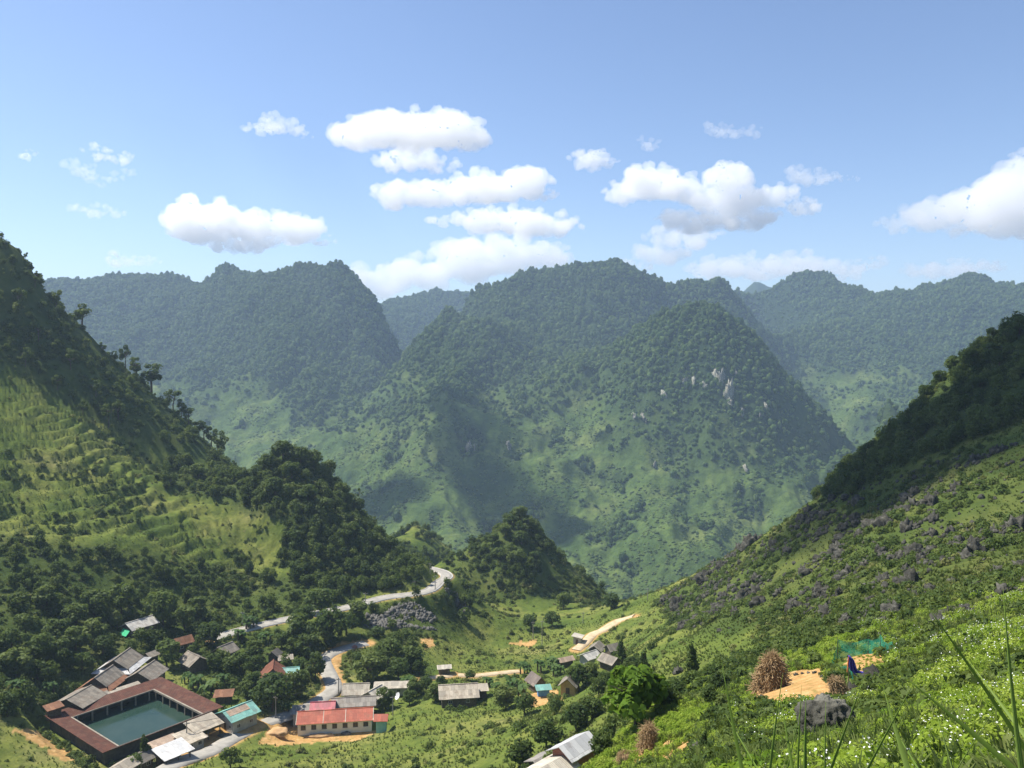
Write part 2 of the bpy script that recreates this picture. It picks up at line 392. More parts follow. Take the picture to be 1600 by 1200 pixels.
M['rubble'] = plain('broken_stone', (.07,.067,.06), (.2,.19,.17), 0.6, 0.9, 0.5)

# ---------------------------------------------------------------- plant shapes
def leaf_quads(c, nrm, size, rng, fold=0.25, asp=1.6):
    """diamond leaves folded along the middle, as (4n verts, n quads)"""
    n = len(c); nrm = nrm / np.linalg.norm(nrm, axis=1)[:, None]
    t = rng.normal(size=(n, 3)); t -= (t * nrm).sum(1)[:, None] * nrm; t /= np.linalg.norm(t, axis=1)[:, None]
    b = np.cross(nrm, t); s = (size * np.ones(n))[:, None]
    v = np.stack([c - t * s * asp * 0.5, c + b * s * 0.5 + nrm * s * fold, c + t * s * asp * 0.5, c - b * s * 0.5 + nrm * s * fold], 1).reshape(-1, 3)
    return v, np.arange(4 * n).reshape(-1, 4)
def crown_arrays(n, lobes, leaf, seed, inner=0.25, up=0.15):
    """lobes: (x, y, z, r); leaves lie on and just under the lobes' surfaces"""
    rng = np.random.default_rng(seed); L = np.array(lobes, float)
    w = L[:, 3] ** 2; k = rng.choice(len(L), n, p=w / w.sum())
    d = rng.normal(size=(n, 3)); d[:, 2] += up; d /= np.linalg.norm(d, axis=1)[:, None]
    q = np.where(rng.uniform(size=n) < inner, rng.uniform(0.35, 0.8, n), rng.uniform(0.82, 1.12, n))
    c = L[k, :3] + d * (L[k, 3] * q)[:, None] * np.array((1, 1, 0.85))
    nr = d + rng.normal(size=(n, 3)) * 0.55 + np.array((0, 0, 0.35))
    return leaf_quads(c, nr, leaf * rng.uniform(0.6, 1.4, n), rng)
def lobes_round(k, seed, r=0.5, flat=0.75, z0=0.0):
    rng = np.random.default_rng(seed); o = []
    for i in range(k):
        d = rng.normal(size=3); d /= np.linalg.norm(d); d[2] = abs(d[2]) * flat + z0
        o.append((d[0] * rng.uniform(.3, .7), d[1] * rng.uniform(.3, .7), d[2] * rng.uniform(.5, .9), r * rng.uniform(.55, 1.0)))
    return o
def tube(pts, rad, sides=6):
    """tapered tube through points"""
    pts = np.array(pts, float); n = len(pts); v = []; f = []
    for i in range(n):
        d = pts[min(i + 1, n - 1)] - pts[max(i - 1, 0)]; d /= np.linalg.norm(d) + 1e-9
        u = np.cross(d, (0.31, 0.9, 0.2)); u /= np.linalg.norm(u); w = np.cross(d, u)
        for k in range(sides):
            a = 2 * math.pi * k / sides; v.append(pts[i] + rad[i] * (u * math.cos(a) + w * math.sin(a)))
    for i in range(n - 1):
        for k in range(sides):
            f.append((i * sides + k, i * sides + (k + 1) % sides, (i + 1) * sides + (k + 1) % sides, (i + 1) * sides + k))
    return np.array(v), np.array(f)
def join(parts):
    vs, fs, o = [], [], 0
    for v, f in parts: vs.append(v); fs.append(f + o); o += len(v)
    return np.concatenate(vs), np.concatenate(fs)
def lump(seed, sub=2, amp=0.28, freq=1.7, squash=(1, 1, .8)):
    bm = bmesh.new(); bmesh.ops.create_icosphere(bm, subdivisions=sub, radius=1)
    v = np.array([q.co[:] for q in bm.verts]); f = np.array([[q.index for q in p.verts] for p in bm.faces]); bm.free()
    n = noise3(v[:, 0] * freq + seed * 7.7, v[:, 1] * freq, v[:, 2] * freq) + 0.5 * noise3(v[:, 0] * freq * 2.3, v[:, 1] * freq * 2.3 + seed, v[:, 2] * freq * 2.3)
    return v * (1 + amp * n)[:, None] * np.array(squash), f
LIB = bpy.data.collections.new('plant_library')           # shapes that only the ground cover uses
def lib(name, v, f, mat, coll):
    me = new_mesh(name, v, f)
    for m in (mat if isinstance(mat, list) else [mat]): me.materials.append(m)
    o = bpy.data.objects.new(name, me); coll.objects.link(o); return o
def libset(name): return bpy.data.collections.new(name)

# ---------------------------------------------------------------- ground cover: points that carry a plant shape each
def scatter_group(coll):
    g = bpy.data.node_groups.new('spread', 'GeometryNodeTree')
    g.interface.new_socket('Geometry', in_out='INPUT', socket_type='NodeSocketGeometry'); g.interface.new_socket('Geometry', in_out='OUTPUT', socket_type='NodeSocketGeometry')
    N = g.nodes; i = N.new('NodeGroupInput'); o = N.new('NodeGroupOutput'); m2p = N.new('GeometryNodeMeshToPoints')
    ip = N.new('GeometryNodeInstanceOnPoints'); ci = N.new('GeometryNodeCollectionInfo')
    ci.inputs['Collection'].default_value = coll; ci.inputs['Separate Children'].default_value = True; ci.inputs['Reset Children'].default_value = True
    def attr(n, t):
        a = N.new('GeometryNodeInputNamedAttribute'); a.data_type = t; a.inputs['Name'].default_value = n; return a.outputs[0]
    ip.inputs['Pick Instance'].default_value = True
    L = g.links.new
    L(i.outputs[0], m2p.inputs[0]); L(m2p.outputs[0], ip.inputs['Points']); L(ci.outputs[0], ip.inputs['Instance'])
    L(attr('idx', 'INT'), ip.inputs['Instance Index']); L(attr('rot', 'FLOAT_VECTOR'), ip.inputs['Rotation']); L(attr('scl', 'FLOAT_VECTOR'), ip.inputs['Scale'])
    L(ip.outputs[0], o.inputs[0]); return g
def scatter(name, p, scl, coll, tilt=0.15, seed=0, zs=None):
    rng = np.random.default_rng(seed); n = len(p)
    me = bpy.data.meshes.new(name); me.vertices.add(n); me.vertices.foreach_set('co', np.asarray(p, np.float32).ravel())
    a = me.attributes.new('idx', 'INT', 'POINT'); a.data.foreach_set('value', rng.integers(0, len(coll.objects), n).astype(np.int32))
    rot = np.c_[rng.normal(size=(n, 2)) * tilt, rng.uniform(0, 6.283, n)]
    a = me.attributes.new('rot', 'FLOAT_VECTOR', 'POINT'); a.data.foreach_set('vector', rot.astype(np.float32).ravel())
    scl = np.asarray(scl); s3 = np.c_[scl, scl, scl * (rng.uniform(0.8, 1.25, n) if zs is None else zs)]
    a = me.attributes.new('scl', 'FLOAT_VECTOR', 'POINT'); a.data.foreach_set('vector', s3.astype(np.float32).ravel())
    o = link(name, me); tag(o, kind='stuff')
    md = o.modifiers.new('spread', 'NODES'); md.node_group = scatter_group(coll)
    return o
def wedge(n, D0, D1, rng, a0=-40, a1=40, power=1.0):
    """random ground places in front of the camera, density falling as D^-(2-2*power)"""
    e = 2 * power; D = (rng.uniform(size=n) * (D1 ** e - D0 ** e) + D0 ** e) ** (1 / e)
    t = np.tan(np.radians(rng.uniform(a0, a1, n))); return t * D, D
def nz(x, y, wl, seed=0.0, o=3): return fbm(x, y, wl, o, 0.5, seed)
# ---------------------------------------------------------------- far mountains and their forest
def hills_mat():
    t = NT('mountain_scrub'); n = t.noise(0.012, 6, 0.6); n2 = t.noise(0.09, 5, 0.65)
    c = t.ramp(n, [(0.35, (.05,.085,.022)), (0.5, (.08,.12,.028)), (0.66, (.135,.165,.045))])
    c = t.mix(t.math('MULTIPLY', t.ramp(n2, [(0.45, (0,0,0)), (0.6, (1,1,1))]), 0.55), c, (.032,.056,.018))
    a = t.attr('forest'); c = t.mix(a.outputs['Fac'], c, (.026,.045,.016)); t.col(c); t.rough(0.95, 0.05); t.bump(n2, 1.0, 4.0)
    return t.m
hills, HV = polar_sheet('hills', h_far, -42, 42, 820, 790, 5300, 420, hills_mat())
def forest_far(x, y, z):
    D = y; n = nz(x, y, 160, 4.0, 4)
    w = ss(-190, 10, z + 75 * n + np.where(x > 250, 60, 0) * ss(1500, 1300, D))
    return np.maximum(w, ss(0.38, 0.6, nz(x, y, 60, 9.0, 3)) * 0.8)
v = HV.reshape(-1, 3)
a = hills.data.attributes.new('forest', 'FLOAT', 'POINT'); a.data.foreach_set('value', forest_far(v[:, 0], v[:, 1], v[:, 2]).astype(np.float32))
far_crowns = libset('far_crowns')
for i in range(6):
    c0 = lump(i, 2, 0.35, 1.9, (1, 1, 0.95)); c1 = crown_arrays(70, [(0, 0, 0.05, 1.0)], 0.42, i, 0.0)
    v0, f0 = c0; v1, f1 = c1; f0q = np.c_[f0, f0[:, 2:3]]
    tri = np.concatenate([f0, f1[:, :3] + len(v0), f1[:, [0, 2, 3]] + len(v0)])
    lib('far_crown', (np.concatenate([v0, v1]) + np.array((0, 0, 0.55))) * np.array((1, 1, (.8, 1.0, 1.35, .9, 1.6, 1.1)[i])), tri, M['forest_light' if i in (1, 4) else 'forest'], far_crowns)
rng = np.random.default_rng(21)
x, y = wedge(280000, 830, 3600, rng, -38, 38, 0.72); z = h_far(x, y)
k = rng.uniform(size=len(x)) < forest_far(x, y, z) ** 1.5; x, y, z = x[k], y[k], z[k]
scatter('mountain_forest', np.c_[x, y, z], (rng.gamma(6, .47, len(x))).clip(1.2, 5.8) * (0.8 + 0.1 * (y / 1000)), far_crowns, 0.1, 3)
x, y = wedge(110000, 830, 2400, rng, -38, 38, 0.6); z = h_far(x, y)
k = rng.uniform(size=len(x)) > forest_far(x, y, z) * 0.8; k &= nz(x, y, 45, 2.0) > -0.1
x, y, z = x[k], y[k], z[k]
far_scrub = libset('far_scrub')
for i in range(4):
    v0, f0 = lump(20 + i, 2, 0.35, 1.9, (1, 1, 0.7)); lib('far_scrub', v0, f0, M['bush'], far_scrub)
scatter('mountain_scrub', np.c_[x, y, z], rng.uniform(0.7, 2.3, len(x)), far_scrub, 0.1, 4)
# ---------------------------------------------------------------- village plan: every building's place, size, turn and look
# (label, category, roof-centre pixel, length, width, wall height, roof rise, turn, roof, wall, extras)
U = 90.0
HOUSES = [
 ('grey tiled house with bright white metal lower eaves all round','house',(191,1027),8.5,7.0,3.2,2.2,88,'tile','timber',dict(skirt='white',door=1)),
 ('grey tiled house with rusty brown lower eaves','house',(163,1054),8.0,5.6,3.2,2.0,86,'tile','timber',dict(skirt='rust',door=1)),
 ('grey gabled house with dark plank front between the reservoir and the big round tree','house',(229,1046),8.0,7.4,3.0,2.1,84,'tile','timber',dict(door=1)),
 ('tiny tiled shed behind the house with white eaves','shed',(236,1020),3.0,3.6,2.2,0.8,60,'tile','timber',{}),
 ('wide low grey house nearest the left corner of the reservoir','house',(124,1086),8.0,8.6,2.5,1.7,78,'tile','timber',{}),
 ('long narrow tan lean-to against the top of the reservoir roof','shed',(203,1073),5.4,2.2,3.0,0.4,52,'tan','timber',dict(mono=1)),
 ('short tan lean-to between the two sheds along the reservoir roof','shed',(184,1081),4.2,1.9,2.9,0.4,52,'tan','timber',dict(mono=1)),
 ('small tan gabled shed touching the reservoir roof','shed',(160,1085),2.8,3.6,2.6,0.9,76,'tan','timber',{}),
 ('little rust-patched shed at the lower left of the wide low house','shed',(84,1103),3.4,2.2,2.0,0.5,52,'rust','timber',dict(mono=1)),
 ('pale-roofed house with a bright green tarpaulin front alone among the trees','house',(218,971),8.5,6.0,2.6,1.5,58,'pale','timber',dict(tarp=1)),
 ('small dark red roofed house mostly hidden by trees','house',(286,998),5.0,4.0,2.6,1.5,48,'rust','timber',{}),
 ('grey-tan tiled house just right of the big round tree','house',(303,1026),6.5,5.6,2.6,1.8,-42,'tile','timber',{}),
 ('small grey gabled house below the start of the road','house',(352,1011),5.2,5.0,2.5,1.6,62,'tile','timber',{}),
 ('dark little hut with a black opening up the slope from the red-brown roof','hut',(429,1018),3.2,3.2,2.4,1.2,80,'dark','timber',{}),
 ('small tan-roofed hut beside the dark little hut','hut',(446,1025),4.0,3.2,2.2,0.8,20,'tan','timber',{}),
 ('house with a steep red-brown roof among trees','house',(427,1044),6.6,6.4,2.6,2.4,104,'redbrown','plaster',{}),
 ('small annexe with a sea-green metal roof beside the red-brown roof','house',(453,1045),4.6,4.6,2.6,0.9,12,'teal','plaster',{}),
 ('low house with a pale grey patched roof in front of the small sea-green annexe','house',(462,1053),5.0,3.4,2.0,0.8,14,'tan','plaster',{}),
 ('house with a sea-green metal roof and bare grey gable wall by the white bundle','house',(371,1107),7.4,7.0,3.4,1.5,52,'teal','plaster',dict(patch=1,door=1)),
 ('low brown-roofed lean-to in the bushes up from the sea-green roofed house','shed',(350,1083),4.4,3.0,2.0,0.5,10,'rust','timber',dict(mono=1)),
 ('open shed with a large tan sheet roof at the right corner of the reservoir','shed',(319,1129),6.6,4.4,3.2,0.9,52,'tan','open',dict(mono=1)),
 ('tan-roofed shed with dark block walls between the open shed and the white roof','shed',(297,1149),4.6,5.4,2.6,0.5,52,'tan','plaster',dict(mono=1)),
 ('weathered tan sheet roof against the reservoir behind the white metal roof','shed',(257,1158),6.0,3.2,2.4,0.4,52,'rusttan','timber',dict(mono=1)),
 ('roadside shed with a shiny white metal roof','shed',(271,1170),6.2,4.6,2.8,0.8,52,'white','open',dict(mono=1)),
 ('greenish grey roofed shed half hidden by the dark conical tree','shed',(216,1181),5.0,4.4,2.6,0.9,60,'dark','timber',{}),
 ('tan gabled shed at the lower edge, left of the conical tree','shed',(192,1193),4.6,4.0,2.6,1.0,70,'tan','timber',{}),
 ('crimson-roofed block directly behind the school','school block',(505,1099),5.6,4.4,3.2,1.0,8,'crimson','plaster',{}),
 ('long grey-roofed block behind the right half of the school','school block',(553,1092),11.0,4.8,3.2,1.2,8,'greysheet','ochre',dict(mono=0)),
 ('small grey-roofed shed at the left end of the school','shed',(474,1108),5.4,3.8,2.6,0.5,8,'greysheet','plaster',dict(mono=1)),
 ('tiny red-roofed outhouse with blue-green walls right of the school','outhouse',(596,1118),2.9,3.0,2.6,0.9,2,'red','tealwall',dict(door=1)),
 ('tan tiled house beside the road behind the school','house',(557,1072),6.6,5.6,2.8,1.7,4,'tantile','plaster',{}),
 ('cream-roofed house half hidden behind the grey school block','house',(586,1079),5.0,5.0,2.6,1.6,60,'cream','plaster',{}),
 ('long flat tan roof among small trees right of the road','house',(612,1067),9.0,4.2,2.6,0.7,4,'tantile','plaster',{}),
 ('grey-roofed house standing alone at the edge of the meadow beside a pole','house',(716,1074),9.6,7.2,2.8,1.9,8,'tan','timber',dict(door=1)),
 ('small lean-to at the right of the lone grey-roofed house','shed',(749,1074),4.2,3.4,2.2,0.4,8,'tan','timber',dict(mono=1)),
 ('small hut with a pale roof by the dirt track above the lone grey house','hut',(694,1040),3.9,2.8,2.1,0.6,10,'cream','timber',{}),
 ('steep grey-brown roofed house beside the banana plants','house',(838,1058),4.6,4.0,2.4,1.8,118,'greybrown','timber',{}),
 ('small stall of sea-green and blue sheets','stall',(849,1074),3.4,1.7,1.8,0.4,10,'teal','bluewall',dict(mono=1)),
 ('grey gabled house with an open orange-brown porch','house',(890,1060),4.4,3.9,2.5,1.7,72,'tile','ochre',dict(door=1)),
 ('low tan-brown roof at the foot of the dirt track','shed',(883,1028),5.2,2.8,2.1,0.8,28,'rusttan','timber',{}),
 ('white-roofed house at the bottom of the dirt track','house',(921,1021),5.6,4.4,2.3,1.1,40,'pale','plaster',{}),
 ('grey gabled house directly behind the white-roofed house','house',(932,1008),4.8,4.2,2.4,1.4,66,'tile','timber',{}),
 ('tan-roofed house lowest on the right of the cluster below the dirt track','house',(953,1027),4.4,3.6,2.1,1.2,-48,'tile','timber',{}),
 ('grey-roofed house half hidden behind the slim tree','house',(957,1009),4.2,3.4,2.1,1.4,30,'tile','timber',{}),
 ('grey block hut standing in the meadow left of the dirt track','hut',(903,993),3.4,3.2,2.6,0.4,70,'cream','plaster',dict(mono=1,door=1)),
 ('red brick house with a white metal roof at the bottom edge','house',(897,1160),4.9,3.4,2.2,.95,46,'white','brick',dict(door=0)),
 ('pale cream roof in front of the brick house','shed',(864,1194),4.6,4.0,2.2,0.8,46,'cream','brick',{}),
 ('weathered grey roof left of the cream roof at the bottom edge','shed',(848,1184),3.6,3.0,2.0,0.6,46,'greysheet','timber',{}),
]
def roof_hit(px, py, hgt):
    """ground under something whose middle, hgt above ground, is seen at a pixel"""
    g = ground_hit(px, py)
    for _ in range(4): g = ground_hit(px, py + hgt * F / g[1])
    return g
SITE = []
for hs in HOUSES:
    g = roof_hit(*hs[2], hs[5] + 0.5 * hs[6]); SITE.append(g)
    PLOTS.append(((g[0], g[1]), (hs[3] / 2 + 0.6, hs[4] / 2 + 0.6), R(hs[7]), float(g[2]), 3.0))
# reservoir: a square of 30 m, its left corner and the two directions of its sides
TL = np.array((-115.2, 199.0)); TU = np.array((0.62, 0.785)); TU /= np.linalg.norm(TU); TV = np.array((TU[1], -TU[0])); TS = 30.2; TZ = -94.4
TA = math.atan2(TU[1], TU[0]); tc = TL + (TU + TV) * TS / 2
PLOTS.append(((tc[0], tc[1]), (TS / 2 + 1, TS / 2 + 1), TA, TZ, 4.0))
SCH = ground_hit(523, 1147); SCH_A = R(8)
PLOTS.append(((SCH[0], SCH[1] + 3), (11, 6.5), SCH_A, float(SCH[2]), 4.0))
# lanes: pixel traces laid on the ground
def trace(pxs, up=0.0, n=7):
    p = np.array([ground_hit(*q) for q in pxs]); p = spline(p, 3.0); z = p[:, 2].copy()
    for _ in range(n): z[1:-1] = (z[:-2] + 2 * z[1:-1] + z[2:]) / 4
    p[:, 2] = z + up; return p
LANES = dict(
 main=(trace([(330,1000),(360,990),(400,980),(440,972),(490,960),(540,949),(600,938),(645,929),(672,919),(686,911)], 0.3, 20), 2.1),
 village=(trace([(572,1005),(545,1009),(522,1018),(506,1030),(508,1042),(517,1060),(522,1076),(505,1092),(478,1108),(440,1120),(408,1131),(367,1153),(325,1175),(270,1200),(215,1230)], 0.15, 14), 2.3),
 track=(trace([(900,1016),(913,1004),(927,993),(942,986),(965,972),(990,962)], 0.15, 6), 1.7),
 path=(trace([(660,1060),(688,1058),(720,1056),(743,1055),(781,1052),(812,1049)], 0.1, 6), 1.2),
)
# the hidden bend: the road turns behind the karst hill
mp = LANES['main'][0]; e = mp[-1]
bend = spline([mp[-2], e, e + np.array((2.5, 9, -.3)), e + np.array((0.0, 18, -.8)), e + np.array((-7, 26, -1.3)), e + np.array((-17, 33, -1.8))], 3.0)
LANES['main'] = (np.concatenate([mp[:-2], bend]), 2.1)
for k, (p, hw) in LANES.items(): ROADS.append((p, hw, 8.0 if k == 'main' else 3.5))

# ---------------------------------------------------------------- what grows where (tracts named by where they lie)
P = dict(
 ridge=[(-400,150),(0,355),(80,440),(160,520),(260,605),(400,745),(300,722),(225,695),(150,660),(90,620),(0,570),(-400,480)],
 karst=[(330,735),(420,700),(440,685),(500,705),(560,755),(600,815),(672,895),(640,915),(560,930),(480,925),(440,880),(440,820),(400,780),(340,765)],
 shoulder=[(250,720),(420,720),(440,820),(360,790),(250,760)],
 cone=[(735,845),(810,785),(850,830),(880,870),(850,900),(800,905),(740,890)],
 rightwood=[(1750,350),(1600,480),(1450,590),(1270,780),(1330,775),(1420,725),(1600,660),(1750,600)],
 rockfield=[(1030,940),(1150,860),(1280,790),(1420,730),(1600,690),(1800,660),(1800,930),(1560,960),(1400,975),(1250,980),(1150,990),(1060,985)],
 leftbush=[(-400,800),(120,850),(330,885),(450,905),(560,925),(530,945),(350,985),(320,1020),(160,1040),(60,1110),(-400,1160)],
 garden=[(280,1000),(420,985),(500,985),(560,960),(620,990),(660,1050),(560,1050),(490,1090),(420,1110),(380,1090),(330,1090)],
 conebase=[(690,880),(740,840),(810,790),(870,850),(960,935),(930,950),(860,935),(760,940),(700,925)],
 bank=[(640,930),(690,915),(740,960),(700,990),(640,985),(560,965)],
 gully=[(560,960),(640,985),(700,930),(720,930),(760,965),(700,990),(640,1040),(590,1040)],
)
BARE = dict(
 clearing=[(1168,1100),(1184,1074),(1238,1048),(1284,1048),(1304,1066),(1320,1094),(1262,1104)],
 netplot=[(1318,1030),(1360,1020),(1392,1026),(1385,1042),(1345,1058)],
 schoolyard=[(405,1160),(425,1128),(456,1116),(470,1140),(580,1142),(600,1140),(560,1157),(500,1160),(440,1165)],
 roadside=[(490,1030),(530,1004),(568,1000),(560,1014),(530,1022),(535,1060),(545,1085),(528,1080),(520,1040),(505,1028)],
 tankyard=[(300,1160),(345,1130),(400,1125),(395,1142),(330,1168),(285,1190),(270,1185)],
 lower=[(1090,1160),(1050,1200),(985,1200),(1000,1170),(1060,1150)],
 terrace1=[(810,1085),(870,1078),(880,1095),(830,1105)],
 bank1=[(655,1000),(675,995),(680,1008),(665,1014)], bank2=[(790,1005),(840,1000),(830,1012)], bank3=[(20,1140),(60,1140),(130,1190),(100,1190)],
)
def tract(name, x, y, z, src=P):
    u, w = pix(x, y, z); return inpoly(src[name], u, w)
def near_cover(x, y, z):
    """wooded share of the near ground, 0..1, and bare earth 0..1"""
    w = np.zeros(x.shape); b = np.zeros(x.shape); xy = []
    for q, sd in ((14, 0), (9, 3), (20, 5)):
        xy.append((x + noise3(x / q, y / q, x * 0 + sd) * .55 * q * ss(50, 200, y), y + noise3(x / q, y / q, x * 0 + 7 + sd) * .55 * q * ss(50, 200, y)))
    for n, val in (('ridge', .85), ('karst', 1), ('shoulder', .9), ('cone', .9), ('rightwood', 1), ('conebase', .6), ('bank', .75), ('leftbush', .75), ('garden', .6), ('gully', .5), ('rockfield', .65)):
        w = np.maximum(w, sum(tract(n, xx, yy, z).astype(float) for xx, yy in xy) / 3 * val)
    j = noise3(x / 2.2, y / 2.2, x * 0) * 0.5
    for n in BARE: b = np.maximum(b, tract(n, x + j * ss(30, 90, y) * 2, y + j * 2, z, BARE) * 1.0)
    for p, hw in LANES.values():
        lo, hi = p.min(0) - 8, p.max(0) + 8; s = (x > lo[0]) & (x < hi[0]) & (y > lo[1]) & (y < hi[1])
        if s.any():
            d, _ = seg_near(p, x[s], y[s]); b[s] = np.maximum(b[s], 1 - ss(hw, hw + 1.6, d))
    return w, b
def clear_of(x, y, pad=0.5, lanes=True):
    """True where no building and no lane stands"""
    ok = np.ones(x.shape, bool)
    for (cx, cyy), (hx, hy), a, pz, bl in PLOTS:
        u = (x - cx) * math.cos(a) + (y - cyy) * math.sin(a); v = -(x - cx) * math.sin(a) + (y - cyy) * math.cos(a)
        ok &= ~((abs(u) < hx + pad) & (abs(v) < hy + pad))
    if lanes:
        for p, hw in LANES.values():
            lo, hi = p.min(0) - 8, p.max(0) + 8; s = np.where((x > lo[0]) & (x < hi[0]) & (y > lo[1]) & (y < hi[1]))[0]
            if len(s): d, _ = seg_near(p, x[s], y[s]); ok[s] &= d > hw + pad + 0.4
    return ok

# ---------------------------------------------------------------- terrain sheet
def terrain_mat():
    t = NT('valley_ground')
    n = t.noise(0.035, 6, 0.6); n2 = t.noise(0.35, 5, 0.65); n3 = t.noise(4.0, 4, 0.7)
    g = t.ramp(n, [(0.34, (.065,.1,.02)), (0.46, (.125,.16,.03)), (0.58, (.2,.21,.05)), (0.7, (.27,.245,.09))])
    g = t.mix(t.math('MULTIPLY', t.ramp(n2, [(0.42, (0,0,0)), (0.62, (1,1,1))]), 0.6), g, (.05,.08,.02))
    g = t.mix(t.math('MULTIPLY', t.ramp(n2, [(0.62, (0,0,0)), (0.72, (1,1,1))]), 0.5), g, (.2,.16,.075))
    g = t.mix(t.math('MULTIPLY', n3, 0.35), g, (.06,.09,.02))
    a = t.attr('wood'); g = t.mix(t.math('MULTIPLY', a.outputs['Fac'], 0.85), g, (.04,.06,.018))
    s = t.ramp(t.noise(0.8, 6, 0.65), [(0.3, (.36,.2,.075)), (0.55, (.48,.29,.115)), (0.75, (.58,.4,.2))])
    b = t.attr('bare'); bb = t.math('MULTIPLY', b.outputs['Fac'], t.ramp(t.noise(0.9, 5, 0.7), [(0.3, (.35,.35,.35)), (0.48, (1,1,1))]))
    g = t.mix(bb, g, s); t.col(g); t.rough(0.95, 0.04)
    h = t.math('ADD', n2, t.math('MULTIPLY', n3, 0.25)); t.bump(h, 0.9, 0.6); return t.m
terrain, TVv = polar_sheet('terrain', h_full, -44, 44, 860, 1.6, 745, 1080, terrain_mat())
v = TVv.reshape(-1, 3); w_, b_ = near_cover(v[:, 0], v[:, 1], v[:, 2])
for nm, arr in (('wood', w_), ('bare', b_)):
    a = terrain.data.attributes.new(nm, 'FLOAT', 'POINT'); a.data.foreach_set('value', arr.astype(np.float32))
# ground under and behind the camera
gx, gy = np.meshgrid(np.linspace(-40, 40, 60), np.linspace(-12, 1.7, 20)); gz = h_raw(gx, gy)
i = np.arange(19)[:, None] * 60 + np.arange(59)[None]
me = new_mesh('ground', np.stack([gx, gy, gz - 0.01], -1).reshape(-1, 3), np.stack([i, i + 1, i + 61, i + 60], -1).reshape(-1, 4)); smooth(me)
tag(link('ground', me, terrain.data.materials[0]), kind='structure')
# lanes
M['asphalt'] = plain('worn_asphalt', (.25,.235,.205), (.38,.355,.31), 0.5, 0.9, 0.15)
M['dirt'] = plain('packed_dirt', (.4,.3,.18), (.6,.48,.32), 0.6, 0.95, 0.3)
M['concrete'] = plain('pale_concrete', (.34,.32,.29), (.5,.48,.43), 0.9, 0.9, 0.2)
def strip(p, hw, up, off=0.0):
    d = np.gradient(p, axis=0); nrm = np.stack([d[:, 1], -d[:, 0]], 1); nrm /= np.linalg.norm(nrm, axis=1)[:, None]
    q = []
    for s, dz in ((-1, -0.5), (-1, 0), (-.33, .04), (.33, .04), (1, 0), (1, -0.5)):
        c = p.copy(); c[:, :2] += nrm * (hw * s + off + (0.25 * np.sign(s) if dz == -0.5 else 0)); c[:, 2] += up + dz; q.append(c)
    v = np.stack(q, 1).reshape(-1, 3); n = len(p); k = 6
    i = np.arange(n - 1)[:, None] * k + np.arange(k - 1)[None]
    return v, np.stack([i, i + 1, i + k + 1, i + k], -1).reshape(-1, 4)
for k, nm, mt in (('main', 'road', 'asphalt'), ('village', 'road', 'asphalt'), ('track', 'dirt_path', 'dirt'), ('path', 'dirt_path', 'dirt')):
    p, hw = LANES[k]; v, f = strip(p, hw, 0.02); tag(link(nm, new_mesh(nm, v, f), M[mt]), kind='structure')
p, hw = LANES['main']
for sd in (-1, 1):
    v, f = strip(p, 0.2, 0.16, sd * (hw + 0.2)); tag(link('kerb', new_mesh('kerb', v, f), M['concrete']), kind='structure')
def gz_at(x, y): return float(h_full(np.array([x], float), np.array([y], float))[0])
# ---------------------------------------------------------------- plant shapes for the near slopes
def quad_lib(coll, n, mk, mat):
    for i in range(n):
        v, f = mk(i); lib('plant', v, f, mat, coll)
def bushv(i, n=150, leaf=0.24): return crown_arrays(n, lobes_round(5, i, 0.62) + [(0, 0, .2, .6)], leaf, i, 0.15, 0.3)
near_bush, near_tree, near_scrub = libset('near_bush'), libset('near_tree'), libset('near_scrub')
quad_lib(near_bush, 6, lambda i: bushv(i), M['bush'])
quad_lib(near_scrub, 5, lambda i: bushv(30 + i, 90, 0.3), M['scrub'])
def wild_tree(i):
    v, f = crown_arrays(330, [(x * 1.0, y, z + 1.0, r) for x, y, z, r in lobes_round(8, 60 + i, 0.6, 1.1)] + [(0, 0, .9, .7)], 0.2, i, 0.2, 0.2)
    tv, tf = tube([(0, 0, -.4), (.03, 0, .5), (0, .05, 1.1)], [.07, .05, .03], 5)
    return join([(v, f), (tv, tf)])
quad_lib(near_tree, 5, wild_tree, M['tree']); quad_lib(near_tree, 2, lambda i: wild_tree(i + 9), M['tree_light'])
def tuft(i, n=34):
    rng = np.random.default_rng(i); a = rng.uniform(0, 6.28, n); le = rng.uniform(.5, 1.1, n); b = np.c_[np.cos(a), np.sin(a)] * rng.uniform(.03, .3, n)[:, None]
    o = np.c_[np.cos(a), np.sin(a)] * (le * rng.uniform(.2, .7, n))[:, None]; w = 0.045; sd = np.c_[-np.sin(a), np.cos(a)] * w
    z0 = np.zeros(n)
    v = np.stack([np.c_[b - sd, z0], np.c_[b + sd, z0], np.c_[b + o * .45 + sd * .8, le * .75], np.c_[b + o * .45 - sd * .8, le * .75], np.c_[b + o + sd * .2, le * .92], np.c_[b + o - sd * .2, le * .92]], 1).reshape(-1, 3)
    k = np.arange(n)[:, None] * 6
    return v, np.concatenate([k + np.array([[0, 1, 2, 3]]), k + np.array([[3, 2, 4, 5]])])
tufts = libset('grass_tufts'); quad_lib(tufts, 4, tuft, M['grass'])
def gpts(n, D0, D1, seed, a0=-40, a1=40, power=.8):
    r = np.random.default_rng(seed); x, y = wedge(n, D0, D1, r, a0, a1, power); z = h_full(x, y); return r, x, y, z
def keep(k, *a): return [q[k] for q in a]

